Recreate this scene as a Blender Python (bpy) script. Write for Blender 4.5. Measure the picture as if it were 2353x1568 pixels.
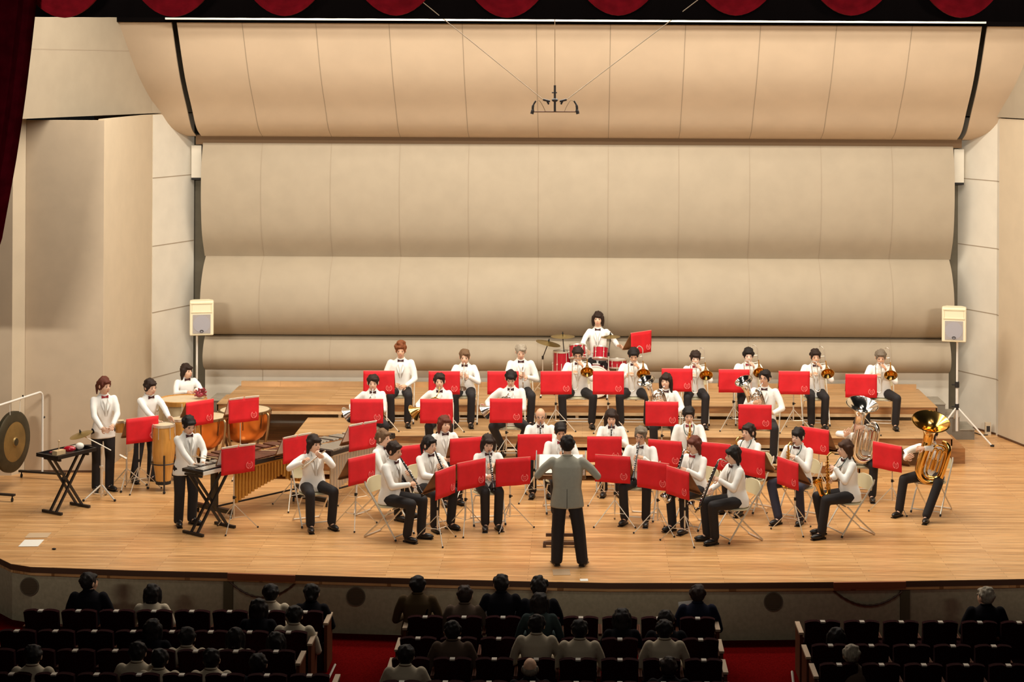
import bpy, bmesh, math, random
from mathutils import Vector, Matrix, Euler
random.seed(7)
PI = math.pi
S = bpy.context.scene
C = S.collection
for o in list(bpy.data.objects): bpy.data.objects.remove(o)

# ------------------------------------------------------------------ camera
CH, F, PX, PY, RA = 6.4, 4100.0, 1340.0, 160.0, 0.005   # eye height above the stage, focal px, optical axis, roll
cd = bpy.data.cameras.new('camera'); cam = bpy.data.objects.new('camera', cd); C.objects.link(cam)
cam.matrix_world = Matrix.Translation((0, 0, CH)) @ Matrix.Rotation(PI/2, 4, 'X') @ Matrix.Rotation(RA, 4, 'Z')
cd.sensor_width = 36; cd.sensor_fit = 'HORIZONTAL'; cd.lens = F/2353*36
cd.shift_x = (1176.5-PX)/2353; cd.shift_y = (PY-784)/2353
cd.clip_end = 200
S.camera = cam
S.view_settings.view_transform = 'Standard'; S.view_settings.look = 'None'
S.view_settings.gamma = 1; S.view_settings.use_curve_mapping = False
S.view_settings.exposure = 0.0

# ------------------------------------------------------------------ world and stage lighting
wd = bpy.data.worlds.new('hall'); S.world = wd; wd.use_nodes = True
wd.node_tree.nodes['Background'].inputs[0].default_value = (0.9, 0.85, 0.75, 1)
wd.node_tree.nodes['Background'].inputs[1].default_value = 0.006
def area(name, loc, size, energy, tilt, col=(1, .92, .80), spread=PI):
    l = bpy.data.lights.new(name, 'AREA'); l.shape = 'RECTANGLE'; l.size = size[0]; l.size_y = size[1]
    l.energy = energy; l.color = col; l.spread = spread
    o = bpy.data.objects.new(name, l); C.objects.link(o); o.location = loc
    o.rotation_euler = (tilt, 0, 0)       # 0 shines straight down, positive towards the back wall
    return o
area('border_light', (0, 23.7, 8.3), (15, .5), 150, math.radians(45))
area('border_light', (0, 24.8, 8.6), (16, .5), 760, math.radians(12))
area('border_light', (0, 27.4, 8.6), (15, .5), 830, math.radians(0))
area('border_light', (0, 29.0, 8.2), (12, .4), 100, math.radians(0))
for bx in (-7, 0, 7): area('front_fill_light', (bx, 3.0, 7.6), (2.5, .4), 98, math.radians(83), spread=math.radians(34))  # added front fills, no lamp seen there; they lift the reflector and band
area('hall_fill_light', (0, 12.0, 9.5), (8, 2), 95, math.radians(44))  # added fill without a seen source, lifts the dark stage front

# ------------------------------------------------------------------ pixel -> place
def at(px, py, Y):
    a = (px-PX)*Y/F; v = (PY-py)*Y/F
    return Vector((a*math.cos(RA)-v*math.sin(RA), Y, CH+a*math.sin(RA)+v*math.cos(RA)))
def on(px, py, z=0.0):
    a = (px-PX)/F; v = (PY-py)/F
    k = a*math.sin(RA)+v*math.cos(RA)
    return at(px, py, (z-CH)/k)

# ------------------------------------------------------------------ materials
MATS = {}
def mat(name, col, rough=.6, metal=0.0, noise=0.0, scale=8.0, bump=0.0, stretch=(1, 1, 1), col2=None, coat=0.0, spec=None):
    if name in MATS: return MATS[name]
    m = bpy.data.materials.new(name); m.use_nodes = True; MATS[name] = m
    nt = m.node_tree; b = nt.nodes['Principled BSDF']
    b.inputs['Base Color'].default_value = (*col, 1); b.inputs['Roughness'].default_value = rough
    b.inputs['Metallic'].default_value = metal
    if spec is not None: b.inputs['Specular IOR Level'].default_value = spec
    if coat: b.inputs['Coat Weight'].default_value = coat; b.inputs['Coat Roughness'].default_value = .25
    tc = nt.nodes.new('ShaderNodeTexCoord'); mp = nt.nodes.new('ShaderNodeMapping'); mp.inputs['Scale'].default_value = stretch
    nz = nt.nodes.new('ShaderNodeTexNoise'); nz.inputs['Scale'].default_value = scale; nz.inputs['Detail'].default_value = 4
    nt.links.new(tc.outputs['Object'], mp.inputs[0]); nt.links.new(mp.outputs[0], nz.inputs['Vector'])
    if noise or col2:
        r = nt.nodes.new('ShaderNodeMix'); r.data_type = 'RGBA'
        c2 = col2 or tuple(max(0, c*(1-noise)) for c in col)
        r.inputs[6].default_value = (*col, 1); r.inputs[7].default_value = (*c2, 1)
        cr = nt.nodes.new('ShaderNodeMapRange'); cr.inputs[1].default_value = .35; cr.inputs[2].default_value = .65
        nt.links.new(nz.outputs['Fac'], cr.inputs[0]); nt.links.new(cr.outputs[0], r.inputs[0])
        nt.links.new(r.outputs[2], b.inputs['Base Color'])
    if bump:
        bp = nt.nodes.new('ShaderNodeBump'); bp.inputs['Strength'].default_value = bump; bp.inputs['Distance'].default_value = .01
        nt.links.new(nz.outputs['Fac'], bp.inputs['Height']); nt.links.new(bp.outputs[0], b.inputs['Normal'])
    return m
def floor_mat(name, c1, c2, rough, plank=.075):
    m = bpy.data.materials.new(name); m.use_nodes = True
    nt = m.node_tree; b = nt.nodes['Principled BSDF']; b.inputs['Roughness'].default_value = rough
    tc = nt.nodes.new('ShaderNodeTexCoord')
    br = nt.nodes.new('ShaderNodeTexBrick'); br.offset = .37; br.inputs['Scale'].default_value = 1.0
    br.inputs['Brick Width'].default_value = 1.8; br.inputs['Row Height'].default_value = plank
    br.inputs['Mortar Size'].default_value = .0022; br.inputs['Bias'].default_value = 0.0
    br.inputs['Color1'].default_value = (*c1, 1); br.inputs['Color2'].default_value = (*c2, 1)
    br.inputs['Mortar'].default_value = (c2[0]*.55, c2[1]*.5, c2[2]*.45, 1)
    nt.links.new(tc.outputs['Object'], br.inputs['Vector'])
    mp = nt.nodes.new('ShaderNodeMapping'); mp.inputs['Scale'].default_value = (.9, 9, 1)
    nz = nt.nodes.new('ShaderNodeTexNoise'); nz.inputs['Scale'].default_value = 2.2; nz.inputs['Detail'].default_value = 6
    nt.links.new(tc.outputs['Object'], mp.inputs[0]); nt.links.new(mp.outputs[0], nz.inputs['Vector'])
    mr = nt.nodes.new('ShaderNodeMapRange'); mr.inputs[1].default_value = .3; mr.inputs[2].default_value = .7
    mr.inputs[3].default_value = .70; mr.inputs[4].default_value = 1.16
    nt.links.new(nz.outputs['Fac'], mr.inputs[0])
    mx = nt.nodes.new('ShaderNodeMix'); mx.data_type = 'RGBA'; mx.blend_type = 'MULTIPLY'; mx.inputs[0].default_value = 1
    nt.links.new(br.outputs['Color'], mx.inputs[6])
    cb = nt.nodes.new('ShaderNodeCombineColor')
    for i in range(3): nt.links.new(mr.outputs[0], cb.inputs[i])
    nt.links.new(cb.outputs[0], mx.inputs[7]); nt.links.new(mx.outputs[2], b.inputs['Base Color'])
    return m
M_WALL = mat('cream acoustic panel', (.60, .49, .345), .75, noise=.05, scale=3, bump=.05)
M_WALLB = mat('dimmed acoustic panel', (.375, .305, .215), .75, noise=.06, scale=3, bump=.05)  # panel colour darkened to stand in for dimmer light on back and upper walls
M_WALLG = mat('pale grey side panel', (.68, .62, .51), .8, noise=.06, scale=3)
M_DOORP = mat('lightened side panel', (.68, .54, .38), .8, noise=.06, scale=3)  # colour lightened to make up for the curtain shadow on the left doors
M_REFL = mat('tan ceiling reflector', (.61, .47, .325), .7, noise=.06, scale=2)
M_JOINT = mat('panel joint', (.33, .26, .18), .9)
M_RECESS = mat('recess shade grey', (.125, .105, .07), .9, noise=.1)
M_DARK = mat('near black fill', (.012, .010, .008), .8)
M_STAGE = floor_mat('oak stage boards', (.74, .42, .175), (.56, .28, .10), .32)
M_RISER = floor_mat('pine riser boards', (.62, .38, .18), (.50, .28, .115), .42, .1)
M_RFACE = mat('orange pine riser edge', (.42, .185, .055), .6, noise=.35, scale=3, stretch=(1, 8, 8))
M_PALEW = mat('pale pine batten', (.68, .47, .25), .6, noise=.15)
M_LIP = mat('dark wood stage lip', (.10, .045, .02), .5)
M_APRON = mat('olive plaster', (.52, .46, .30), .95, spec=.1, noise=.15, scale=20, bump=.1)
M_CARPET = mat('dark red carpet', (.10, .003, .003), 1.0, noise=.4, scale=60, spec=0)
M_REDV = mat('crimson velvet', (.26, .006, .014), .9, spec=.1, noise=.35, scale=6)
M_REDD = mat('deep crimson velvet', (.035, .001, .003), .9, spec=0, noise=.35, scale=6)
M_BLKC = mat('black border cloth', (.004, .003, .003), 1.0, spec=0)
M_WHITE = mat('white painted metal', (.8, .76, .68), .5)
M_CHROME = mat('chrome tube', (.80, .74, .63), .35, .6)
M_STEEL = mat('satin steel', (.62, .56, .48), .38, 1.0)
M_BRASS = mat('lacquered brass', (.82, .50, .14), .16, 1.0)
M_SILV = mat('silver plate', (.86, .82, .76), .12, 1.0)
M_BLACK = mat('black lacquer', (.012, .010, .010), .3)
M_BLKM = mat('black steel', (.02, .015, .013), .45)
M_RUB = mat('black rubber', (.015, .012, .010), .8)
M_BANNER = mat('red banner cloth', (.72, .006, .014), .75, noise=.12, scale=7, bump=.15)
M_EMBL = mat('pale pink print', (.85, .17, .16), .8)
M_DESK = mat('brown wooden desk', (.27, .125, .045), .5, noise=.3, scale=5)
M_PAPER = mat('sheet music paper', (.85, .81, .72), .8)
M_VINYL = mat('beige vinyl', (.60, .53, .34), .45)
M_JACK = mat('white jacket cloth', (.91, .885, .83), .8, noise=.03, bump=.12, scale=14)
M_SHIRT = mat('white shirt cloth', (.88, .86, .82), .8, bump=.1, scale=14)
M_TROU = mat('black trouser cloth', (.014, .011, .012), .8)
M_TRON = mat('navy trouser cloth', (.022, .020, .038), .8)
M_SUIT = mat('grey suit cloth', (.36, .34, .27), .85, noise=.06, bump=.12, scale=20)
M_SHOE = mat('black shoe leather', (.02, .016, .014), .3)
M_BOWD = mat('dark maroon satin', (.05, .008, .012), .45)
M_BOWR = mat('red satin', (.33, .02, .03), .45)
M_EYE = mat('dark eye', (.02, .012, .01), .4)
M_LIPS = mat('lips', (.45, .14, .11), .5)
M_WOODL = mat('orange drum wood', (.66, .32, .07), .25, noise=.2, scale=4, stretch=(6, 6, 1), coat=.5)
M_SKINH = mat('drum head skin', (.70, .56, .36), .5, noise=.08)
M_COPP = mat('copper bowl', (.80, .27, .06), .3, .85)
M_REDD2 = mat('red drum lacquer', (.42, .006, .02), .2, coat=.6)
M_CYM = mat('bronze cymbal', (.55, .44, .20), .3, 1.0)
M_ROSE = mat('rosewood bars', (.13, .035, .018), .35, noise=.3)
M_ALU = mat('silver bars', (.70, .68, .64), .3, .9)
M_GOLDR = mat('gold resonator', (.55, .29, .06), .35, .7)
M_GREYST = mat('grey step paint', (.22, .19, .145), .85, noise=.1)
M_SPK = mat('cream loudspeaker shell', (.80, .72, .50), .5)
M_GRILL = mat('grey loudspeaker grille', (.42, .38, .36), .6, noise=.3, scale=200)
M_SEAT = mat('dark maroon seat velvet', (.022, .002, .003), .95, noise=.3, scale=30, spec=.08)
M_SEATW = mat('brown seat wood', (.10, .030, .012), .6, spec=.1)
M_PLATE = mat('number plate', (.45, .40, .34), .4)
M_WIRE = mat('steel wire', (.26, .17, .09), .6)
M_WIREL = mat('pale steel wire', (.42, .33, .23), .6)

# ------------------------------------------------------------------ mesh helpers
def basis(d):
    d = Vector(d).normalized()
    u = d.cross(Vector((0, 0, 1)))
    if u.length < 1e-3: u = Vector((1, 0, 0))
    u.normalize()
    return u, d.cross(u).normalized(), d
class A:
    def __init__(s): s.v = []; s.f = []; s.m = []
    def add(s, vs, fs, mi=0):
        b = len(s.v); s.v += [tuple(p) for p in vs]
        for f in fs: s.f.append([i+b for i in f]); s.m.append(mi)
        return s
    def tube(s, pts, r, n=8, mi=0, closed=False):
        pts = [Vector(p) for p in pts]; k = len(pts)
        rr = r if isinstance(r, (list, tuple)) else [r]*k
        vs = []; u = None
        for i, p in enumerate(pts):
            if closed: d = pts[(i+1) % k]-pts[i-1]
            else: d = pts[min(i+1, k-1)]-pts[max(i-1, 0)]
            if d.length < 1e-7: d = Vector((0, 0, 1))
            d.normalize()
            if u is None: u = basis(d)[0]
            u = (u-d*u.dot(d))
            if u.length < 1e-4: u = basis(d)[0]
            u.normalize(); w = d.cross(u)
            for j in range(n):
                a = 2*PI*j/n; vs.append(p+(u*math.cos(a)+w*math.sin(a))*rr[i])
        fs = []
        for i in range(k if closed else k-1):
            i2 = (i+1) % k
            for j in range(n): fs.append([i*n+j, i*n+(j+1) % n, i2*n+(j+1) % n, i2*n+j])
        if not closed: fs.append(list(range(n))[::-1]); fs.append([(k-1)*n+j for j in range(n)])
        return s.add(vs, fs, mi)
    def limb(s, pts, radii, n=10):      # tapered round-ended chain for remeshing
        for i in range(len(pts)-1): s.tube([pts[i], pts[i+1]], [radii[i], radii[i+1]], n)
        for p, r in zip(pts, radii): s.ell(p, (r, r, r), nu=10, nv=6)
        return s
    def ell(s, c, r, R=None, mi=0, nu=14, nv=9):
        c = Vector(c); vs = []; fs = []
        for i in range(1, nv):
            t = PI*i/nv
            for j in range(nu):
                a = 2*PI*j/nu; q = Vector((r[0]*math.sin(t)*math.cos(a), r[1]*math.sin(t)*math.sin(a), r[2]*math.cos(t)))
                vs.append(c+(R @ q if R else q))
        for i in range(nv-2):
            for j in range(nu): fs.append([i*nu+j, (i+1)*nu+j, (i+1)*nu+(j+1) % nu, i*nu+(j+1) % nu])
        q = Vector((0, 0, r[2])); vs.append(c+(R @ q if R else q)); vs.append(c-(R @ q if R else q)); k = len(vs)
        for j in range(nu):
            fs.append([k-2, j, (j+1) % nu]); fs.append([k-1, (nv-2)*nu+(j+1) % nu, (nv-2)*nu+j])
        return s.add(vs, fs, mi)
    def box(s, c, d, R=None, mi=0):
        c = Vector(c); vs = []
        for x in (-.5, .5):
            for y in (-.5, .5):
                for z in (-.5, .5):
                    q = Vector((x*d[0], y*d[1], z*d[2])); vs.append(c+(R @ q if R else q))
        return s.add(vs, [[0, 1, 3, 2], [4, 6, 7, 5], [0, 4, 5, 1], [2, 3, 7, 6], [0, 2, 6, 4], [1, 5, 7, 3]], mi)
    def b2(s, x0, x1, y0, y1, z0, z1, mi=0): return s.box(((x0+x1)/2, (y0+y1)/2, (z0+z1)/2), (abs(x1-x0), abs(y1-y0), abs(z1-z0)), None, mi)
    def loft(s, rings, n=16, mi=0):     # rings: (centre, rx, ry) horizontal ellipses
        vs = []; fs = []
        for c, rx, ry in rings:
            for j in range(n):
                a = 2*PI*j/n; vs.append((c[0]+rx*math.cos(a), c[1]+ry*math.sin(a), c[2]))
        for i in range(len(rings)-1):
            for j in range(n): fs.append([i*n+j, i*n+(j+1) % n, (i+1)*n+(j+1) % n, (i+1)*n+j])
        fs.append(list(range(n))[::-1]); fs.append([(len(rings)-1)*n+j for j in range(n)])
        return s.add(vs, fs, mi)
    def lathe(s, prof, o=(0, 0, 0), d=(0, 0, 1), n=20, mi=0, cap=False):   # prof: (radius, distance along d)
        u, w, d = basis(d); o = Vector(o); vs = []; fs = []
        for r, t in prof:
            for j in range(n):
                a = 2*PI*j/n; vs.append(o+d*t+(u*math.cos(a)+w*math.sin(a))*max(r, 1e-4))
        for i in range(len(prof)-1):
            for j in range(n): fs.append([i*n+j, i*n+(j+1) % n, (i+1)*n+(j+1) % n, (i+1)*n+j])
        if cap: fs.append(list(range(n))[::-1]); fs.append([(len(prof)-1)*n+j for j in range(n)])
        return s.add(vs, fs, mi)
    def prism(s, poly, z0, z1, mi=0):   # plan polygon, counter-clockwise
        n = len(poly); vs = [(p[0], p[1], z0) for p in poly]+[(p[0], p[1], z1) for p in poly]
        fs = [list(range(n))[::-1], list(range(n, 2*n))]+[[i, (i+1) % n, n+(i+1) % n, n+i] for i in range(n)]
        return s.add(vs, fs, mi)
    def xform(s, M):
        s.v = [tuple(M @ Vector(p)) for p in s.v]; return s
def arc(c, r, a0, a1, n, u=(1, 0, 0), v=(0, 0, 1)):
    c = Vector(c); u = Vector(u); v = Vector(v)
    return [c+(u*math.cos(a0+(a1-a0)*i/n)+v*math.sin(a0+(a1-a0)*i/n))*r for i in range(n+1)]
def spline(pts, k=6):
    P = [Vector(p) for p in pts]; P = [P[0]*2-P[1]]+P+[P[-1]*2-P[-2]]; out = []
    for i in range(1, len(P)-2):
        for j in range(k):
            t = j/k; a, b, c, d = P[i-1], P[i], P[i+1], P[i+2]
            out.append(.5*((2*b)+(-a+c)*t+(2*a-5*b+4*c-d)*t*t+(-a+3*b-3*c+d)*t**3))
    out.append(P[-2]); return out
def obj(name, acc, mats, parent=None, smooth=True, off=None, auto=True):
    me = bpy.data.meshes.new(name)
    vs = acc.v if off is None else [tuple(Vector(p)-off) for p in acc.v]
    me.from_pydata(vs, [], acc.f)
    if not isinstance(mats, (list, tuple)): mats = [mats]
    for m in mats: me.materials.append(m)
    me.polygons.foreach_set('material_index', acc.m)
    me.validate()
    bm = bmesh.new(); bm.from_mesh(me); bmesh.ops.recalc_face_normals(bm, faces=bm.faces); bm.to_mesh(me); bm.free()
    if smooth:
        me.shade_smooth()
        if auto: me.set_sharp_from_angle(angle=math.radians(40))
    o = bpy.data.objects.new(name, me); C.objects.link(o)
    if parent: o.parent = parent
    return o
def thing(name, label, cat, loc=(0, 0, 0), rz=0, group=None):
    o = bpy.data.objects.new(name, None); C.objects.link(o); o.empty_display_size = .1
    o.location = loc; o.rotation_euler = (0, 0, rz); tag(o, label, cat, group); return o
def tag(o, label, cat, group=None):
    o['label'] = label; o['category'] = cat
    if group: o['group'] = group
    return o
def struct(o): o['kind'] = 'structure'; return o
CHILD = {}
def kids(o):
    return [c for c in bpy.data.objects if c.parent == o]
def dup(root, tree, loc, rz, label, group=None):
    r = root.copy(); C.objects.link(r); r.location = loc; r.rotation_euler = (0, 0, rz); r['label'] = label
    if group: r['group'] = group
    for ch, sub in tree:
        c = ch.copy(); C.objects.link(c); c.parent = r
        for g in sub:
            d = g.copy(); C.objects.link(d); d.parent = c
    return r
def treeof(root): return [(c, kids(c)) for c in kids(root)]

# ------------------------------------------------------------------ the room
def wallobj(name, segs, z0, z1, m, th=.12, joints=(), out=1):
    """segs: plan points of the visible face left to right; thickness goes behind (out=+1: left normal)"""
    a = A()
    for (p, q) in zip(segs[:-1], segs[1:]):
        p = Vector((p[0], p[1], 0)); q = Vector((q[0], q[1], 0)); d = (q-p).normalized(); n = Vector((-d.y, d.x, 0))*out*th
        a.prism([p, q, q+n, p+n] if out > 0 else [q, p, p+n, q+n], z0, z1)
        for zj in joints:
            e = -n.normalized()*.003
            a.prism([p+e, q+e, q+n*.5, p+n*.5] if out > 0 else [q+e, p+e, p+n*.5, q+n*.5], zj-.008, zj+.008, 1)
    return struct(obj(name, a, [m, M_JOINT], smooth=False))
# stage floor with its curved lip
front = [(-10.6, 23.75)]+[tuple(on(x, y)[:2]) for x, y in
         ((-30, 1262), (-8, 1280), (25, 1296), (70, 1303), (300, 1311), (520, 1316), (760, 1324), (1000, 1331), (1200, 1336), (1400, 1340), (1650, 1340), (1900, 1338), (2120, 1335), (2353, 1331))]+[(8.6, 22.75), (10.6, 23.2)]
a = A(); a.prism(list(front)+[(10.6, 34), (-10.6, 34)], -.11, 0, 0)
st = struct(obj('floor', a, [M_STAGE], smooth=False))
fr2 = front
a = A(); lip = A()
for p, q in zip(fr2[:-1], fr2[1:]):
    a.prism([(p[0], p[1]+.06), (q[0], q[1]+.06), (q[0], q[1]+.26), (p[0], p[1]+.26)], -.74, -.075, 0)
    a.prism([(p[0], p[1]+.035), (q[0], q[1]+.035), (q[0], q[1]+.10), (p[0], p[1]+.10)], -.115, -.085, 1)
    lip.prism([(p[0], p[1]-.006), (q[0], q[1]-.006), (q[0], q[1]+.1), (p[0], p[1]+.1)], -.075, -.004, 0)
struct(obj('wall_stage_front', a, [M_APRON, mat('pale olive moulding', (.33, .30, .20), .8)], smooth=False))
struct(obj('trim_1', lip, [M_LIP], smooth=False))
a = A(); a.b2(-14, 14, 4, 24.2, -.86, -.74); struct(obj('floor_hall', a, M_CARPET, smooth=False))

# back wall: three curved acoustic shells over a flat foot
XL, XR = at(470, 590, 32.2).x, at(2184, 600, 32.2).x
jx = [at(p, 600, 32.2).x for p in (606, 764, 921, 1078, 1237, 1396, 1557, 1718, 1881, 2043)]
def shell(name, prof, xl, xr, m, th=.05, joints=jx, jw=.005):
    prof = [(p.x, p.y) for p in spline([(q[0], q[1], 0) for q in prof], 5)]
    n = len(prof); a = A()
    vs = [(x, p[0], p[1]) for x in (xl, xr) for p in prof]+[(x, p[0]+th, p[1]) for x in (xl, xr) for p in prof]
    fs = [[i, i+1, n+i+1, n+i] for i in range(n-1)]+[[2*n+i, 3*n+i, 3*n+i+1, 2*n+i+1] for i in range(n-1)]
    fs += [[i, 2*n+i, 2*n+i+1, i+1] for i in range(n-1)]+[[n+i, n+i+1, 3*n+i+1, 3*n+i] for i in range(n-1)]
    fs += [[0, n, 3*n, 2*n], [n-1, 3*n-1, 4*n-1, 2*n-1]]
    a.add(vs, fs, 0)
    for x in joints:
        vs = [(x+s*jw, p[0]-.004, p[1]) for s in (-1, 1) for p in prof]
        a.add(vs, [[i, i+1, n+i+1, n+i] for i in range(n-1)], 1)
    return struct(obj(name, a, [m, M_JOINT]))
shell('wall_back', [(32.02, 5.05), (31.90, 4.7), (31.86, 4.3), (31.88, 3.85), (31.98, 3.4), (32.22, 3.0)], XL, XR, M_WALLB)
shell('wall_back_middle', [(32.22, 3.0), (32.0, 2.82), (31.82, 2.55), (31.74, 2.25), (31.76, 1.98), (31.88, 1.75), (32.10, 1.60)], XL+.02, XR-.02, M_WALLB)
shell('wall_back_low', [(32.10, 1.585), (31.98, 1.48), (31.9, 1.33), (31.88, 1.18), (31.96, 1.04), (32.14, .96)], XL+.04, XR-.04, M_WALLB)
a = A(); a.b2(XL+.03, XR-.03, 32.16, 32.25, 0, .97)
for x in jx[::2]: a.b2(x-.004, x+.004, 32.155, 32.2, 0, .96, 1)
struct(obj('baseboard_back', a, [M_WALLG, M_JOINT], smooth=False))
a = A(); a.b2(-7.2, XL+.1, 32.34, 32.4, 0, 5.2); a.b2(XR-.1, 7.2, 32.34, 32.4, 0, 5.2); struct(obj('trim_7', a, M_RECESS, smooth=False))  # dark strips paint the shade of the gaps beside the shells
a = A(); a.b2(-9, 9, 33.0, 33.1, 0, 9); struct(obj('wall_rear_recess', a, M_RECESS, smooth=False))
# ceiling reflectors above the stage, a wide one and its two wings
RP = [(30.04, 7.16), (30.5, 6.47), (30.8, 6.1), (31.2, 5.72), (31.6, 5.34), (32.02, 5.17)]
ctop = [jx[i]*1.0 for i in range(10)]
shell('ceiling', RP, at(462, 320, 32).x, at(2199, 326, 32).x, M_REFL, .06, jx)
shell('ceiling_left', RP, -8.6, at(450, 318, 32).x, M_REFL, .06, [])
shell('ceiling_right', RP, at(2211, 326, 32).x, 8.9, M_REFL, .06, [])
a = A(); a.b2(at(448, 318, 32).x, at(2212, 326, 32).x, 32.07, 32.2, 5.02, 5.19); struct(obj('trim_2', a, mat('brown gap shade', (.17, .10, .05), .9), smooth=False))  # brown strip paints the shade in the gap below the reflector
a = A(); a.b2(-7.0, at(2262, 48, 30).x, 29.86, 29.96, 7.205, 7.245); struct(obj('trim_3', a, M_WHITE, smooth=False))  # white strip paints the lit top edge of the reflector
a = A(); a.b2(-9, 9, 29.98, 30.2, 7.165, 7.9); struct(obj('trim_4', a, M_BLKC, smooth=False))
# left walls
wallobj('wall_left', [(-7.55, 28.17), (-7.5, 31.1), (-7.03, 32.25)], 0, 5.58, M_WALL, .1, (), 1)
wallobj('wall_left_panels', [(-7.49, 31.1), (-7.02, 32.25)], 0.0, 5.57, M_WALLG, .08, (4.47, 3.28, 2.12, .98), 1)
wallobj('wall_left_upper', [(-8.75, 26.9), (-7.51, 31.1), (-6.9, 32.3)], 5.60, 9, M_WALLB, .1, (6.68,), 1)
a = A(); a.b2(-8.78, -7.55, 28.15, 28.25, 0, 5.56, 0); a.b2(-8.78, -7.55, 28.146, 28.2, 0.0, .035, 1)
struct(obj('door_1', a, [M_DOORP, M_LIP], smooth=False))
a = A(); a.prism([(-9.1, 26.6), (-8.91, 27.92), (-8.78, 28.16), (-8.86, 28.2), (-8.98, 27.95), (-9.17, 26.6)][2:]+[(-8.91, 27.92)], 0, 5.6)
wallobj('wall_left_strip', [(-8.915, 27.92), (-8.78, 28.16)], 0, 5.6, M_WALL, .1, (), 1)
wallobj('door_2', [(-10.4, 27.92), (-8.915, 27.92)], 0, 5.6, M_DOORP, .1, (), 1)
# right walls
wallobj('wall_right', [(7.31, 31.3), (7.54, 30.5), (8.6, 27.4)], 0, 5.58, M_WALL, .1, (), 1)
wallobj('wall_right_panels', [(6.80, 32.35), (7.30, 31.42), (7.31, 31.3)], 0, 5.57, M_WALLG, .08, (4.47, 3.28, 2.12, .98), 1)
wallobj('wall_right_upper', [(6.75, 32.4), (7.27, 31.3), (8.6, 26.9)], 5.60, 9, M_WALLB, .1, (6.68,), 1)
a = A()
for (p, q) in (((7.31, 31.3), (7.54, 30.5)), ((7.54, 30.5), (8.6, 27.4)), ((6.95, 32.06), (7.30, 31.42))):
    d = (Vector(q)-Vector(p)).normalized(); n = Vector((-d.y, d.x))*-.012
    a.prism([Vector(p)+n, Vector(q)+n, Vector(q)-n, Vector(p)-n], 0, .035)
struct(obj('baseboard_right', a, M_LIP, smooth=False))
a = A(); a.b2(-7.04, -6.86, 32.1, 32.3, 4.42, 5.0, 0); a.b2(-7.04, -6.86, 32.1, 32.3, 4.38, 4.42, 1)  # near-black slab paints the shaded underside of the left lintel
struct(obj('trim_5', a, [M_WALLG, M_DARK], smooth=False))
a = A(); a.b2(6.68, 6.86, 32.1, 32.3, 4.40, 5.0, 0); a.b2(6.68, 6.86, 32.1, 32.3, 4.36, 4.40, 1)  # right lintel, shade under it painted as a near-black slab
struct(obj('trim_6', a, [M_WALLG, M_DARK], smooth=False))
# proscenium dressing
def wavy(x0, x1, y, z0, z1, amp, per, n, th=.02):
    vs = []; k = 0
    for i in range(n+1):
        x = x0+(x1-x0)*i/n; yy = y+amp*math.sin(2*PI*x/per)
        vs += [(x, yy, z0), (x, yy, z1), (x, yy+th, z1), (x, yy+th, z0)]
    fs = []
    for i in range(n):
        b = 4*i
        for j in range(4): fs.append([b+j, b+(j+1) % 4, b+4+(j+1) % 4, b+4+j])
    return vs, fs
a = A(); a.add(*wavy(-9.5, 9.5, 24.1, 7.075, 9.6, .03, .35, 500))
tag(obj('border_curtain', a, M_BLKC), 'black pleated border curtain across the top of the stage opening', 'curtain')
for i, px in enumerate((150, 400, 655, 910, 1165, 1420, 1690, 1955, 2207, 2450)):
    by = (30, 28, 26, 25, 30, 25, 25, 25, 30, 30)[i]
    c = at(px, by, 23.6); R = .74 if i not in (5, 6, 7) else .76; a = A(); n = 22; L = 9
    for l in range(L):                       # nested sagging folds of one swag
        pts = []
        for j in range(n+1):
            t = -1+2*j/n
            pts.append((c.x+R*t, c.y-.05-.02*math.cos(t*PI/2)*(l % 2), c.z+.95-(.95-.105*l)*(1-t*t)**.8+0.0))
        a.tube(pts, [.045+.03*(1-abs(-1+2*j/n)) for j in range(n+1)], 6)
    a.ell((c.x-R, c.y, c.z+.95), (.09, .06, .3)); a.ell((c.x+R, c.y, c.z+.95), (.09, .06, .3))
    pos = ('leftmost, beside the drawn curtain', 'second from the left', 'third from the left', 'fourth from the left', 'middle one, left of the microphone wire',
           'middle one, right of the microphone wire', 'fourth from the right', 'third from the right', 'second from the right', 'rightmost')[i]
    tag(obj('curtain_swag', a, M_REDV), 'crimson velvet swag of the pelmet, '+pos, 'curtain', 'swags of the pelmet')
a = A(); vs = []; NZ = 28; NX = 40
edge = [(700, -60), (560, 0), (450, 20), (360, 36), (280, 48), (200, 59), (100, 71), (0, 82), (-160, 92)]
def ex(py):
    for (y1, x1), (y0, x0) in zip(edge[:-1], edge[1:]):
        if y0 <= py <= y1: return x0+(x1-x0)*(py-y0)/(y1-y0)
    return -60
for i in range(NZ+1):
    py = 700-860*i/NZ; e = at(ex(py), py, 23.3)
    for j in range(NX+1):
        t = j/NX; x = e.x-2.3*(1-t)-.9*(1-t)*(1-i/NZ)*0
        vs.append((x, 23.3+.07*math.sin(t*2*PI*7), e.z))
fs = [[i*(NX+1)+j, i*(NX+1)+j+1, (i+1)*(NX+1)+j+1, (i+1)*(NX+1)+j] for i in range(NZ) for j in range(NX)]
a.add(vs, fs)
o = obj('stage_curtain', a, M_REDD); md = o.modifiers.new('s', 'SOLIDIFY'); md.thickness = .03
tag(o, 'deep crimson stage curtain drawn up at the left edge of the opening', 'curtain')

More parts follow.
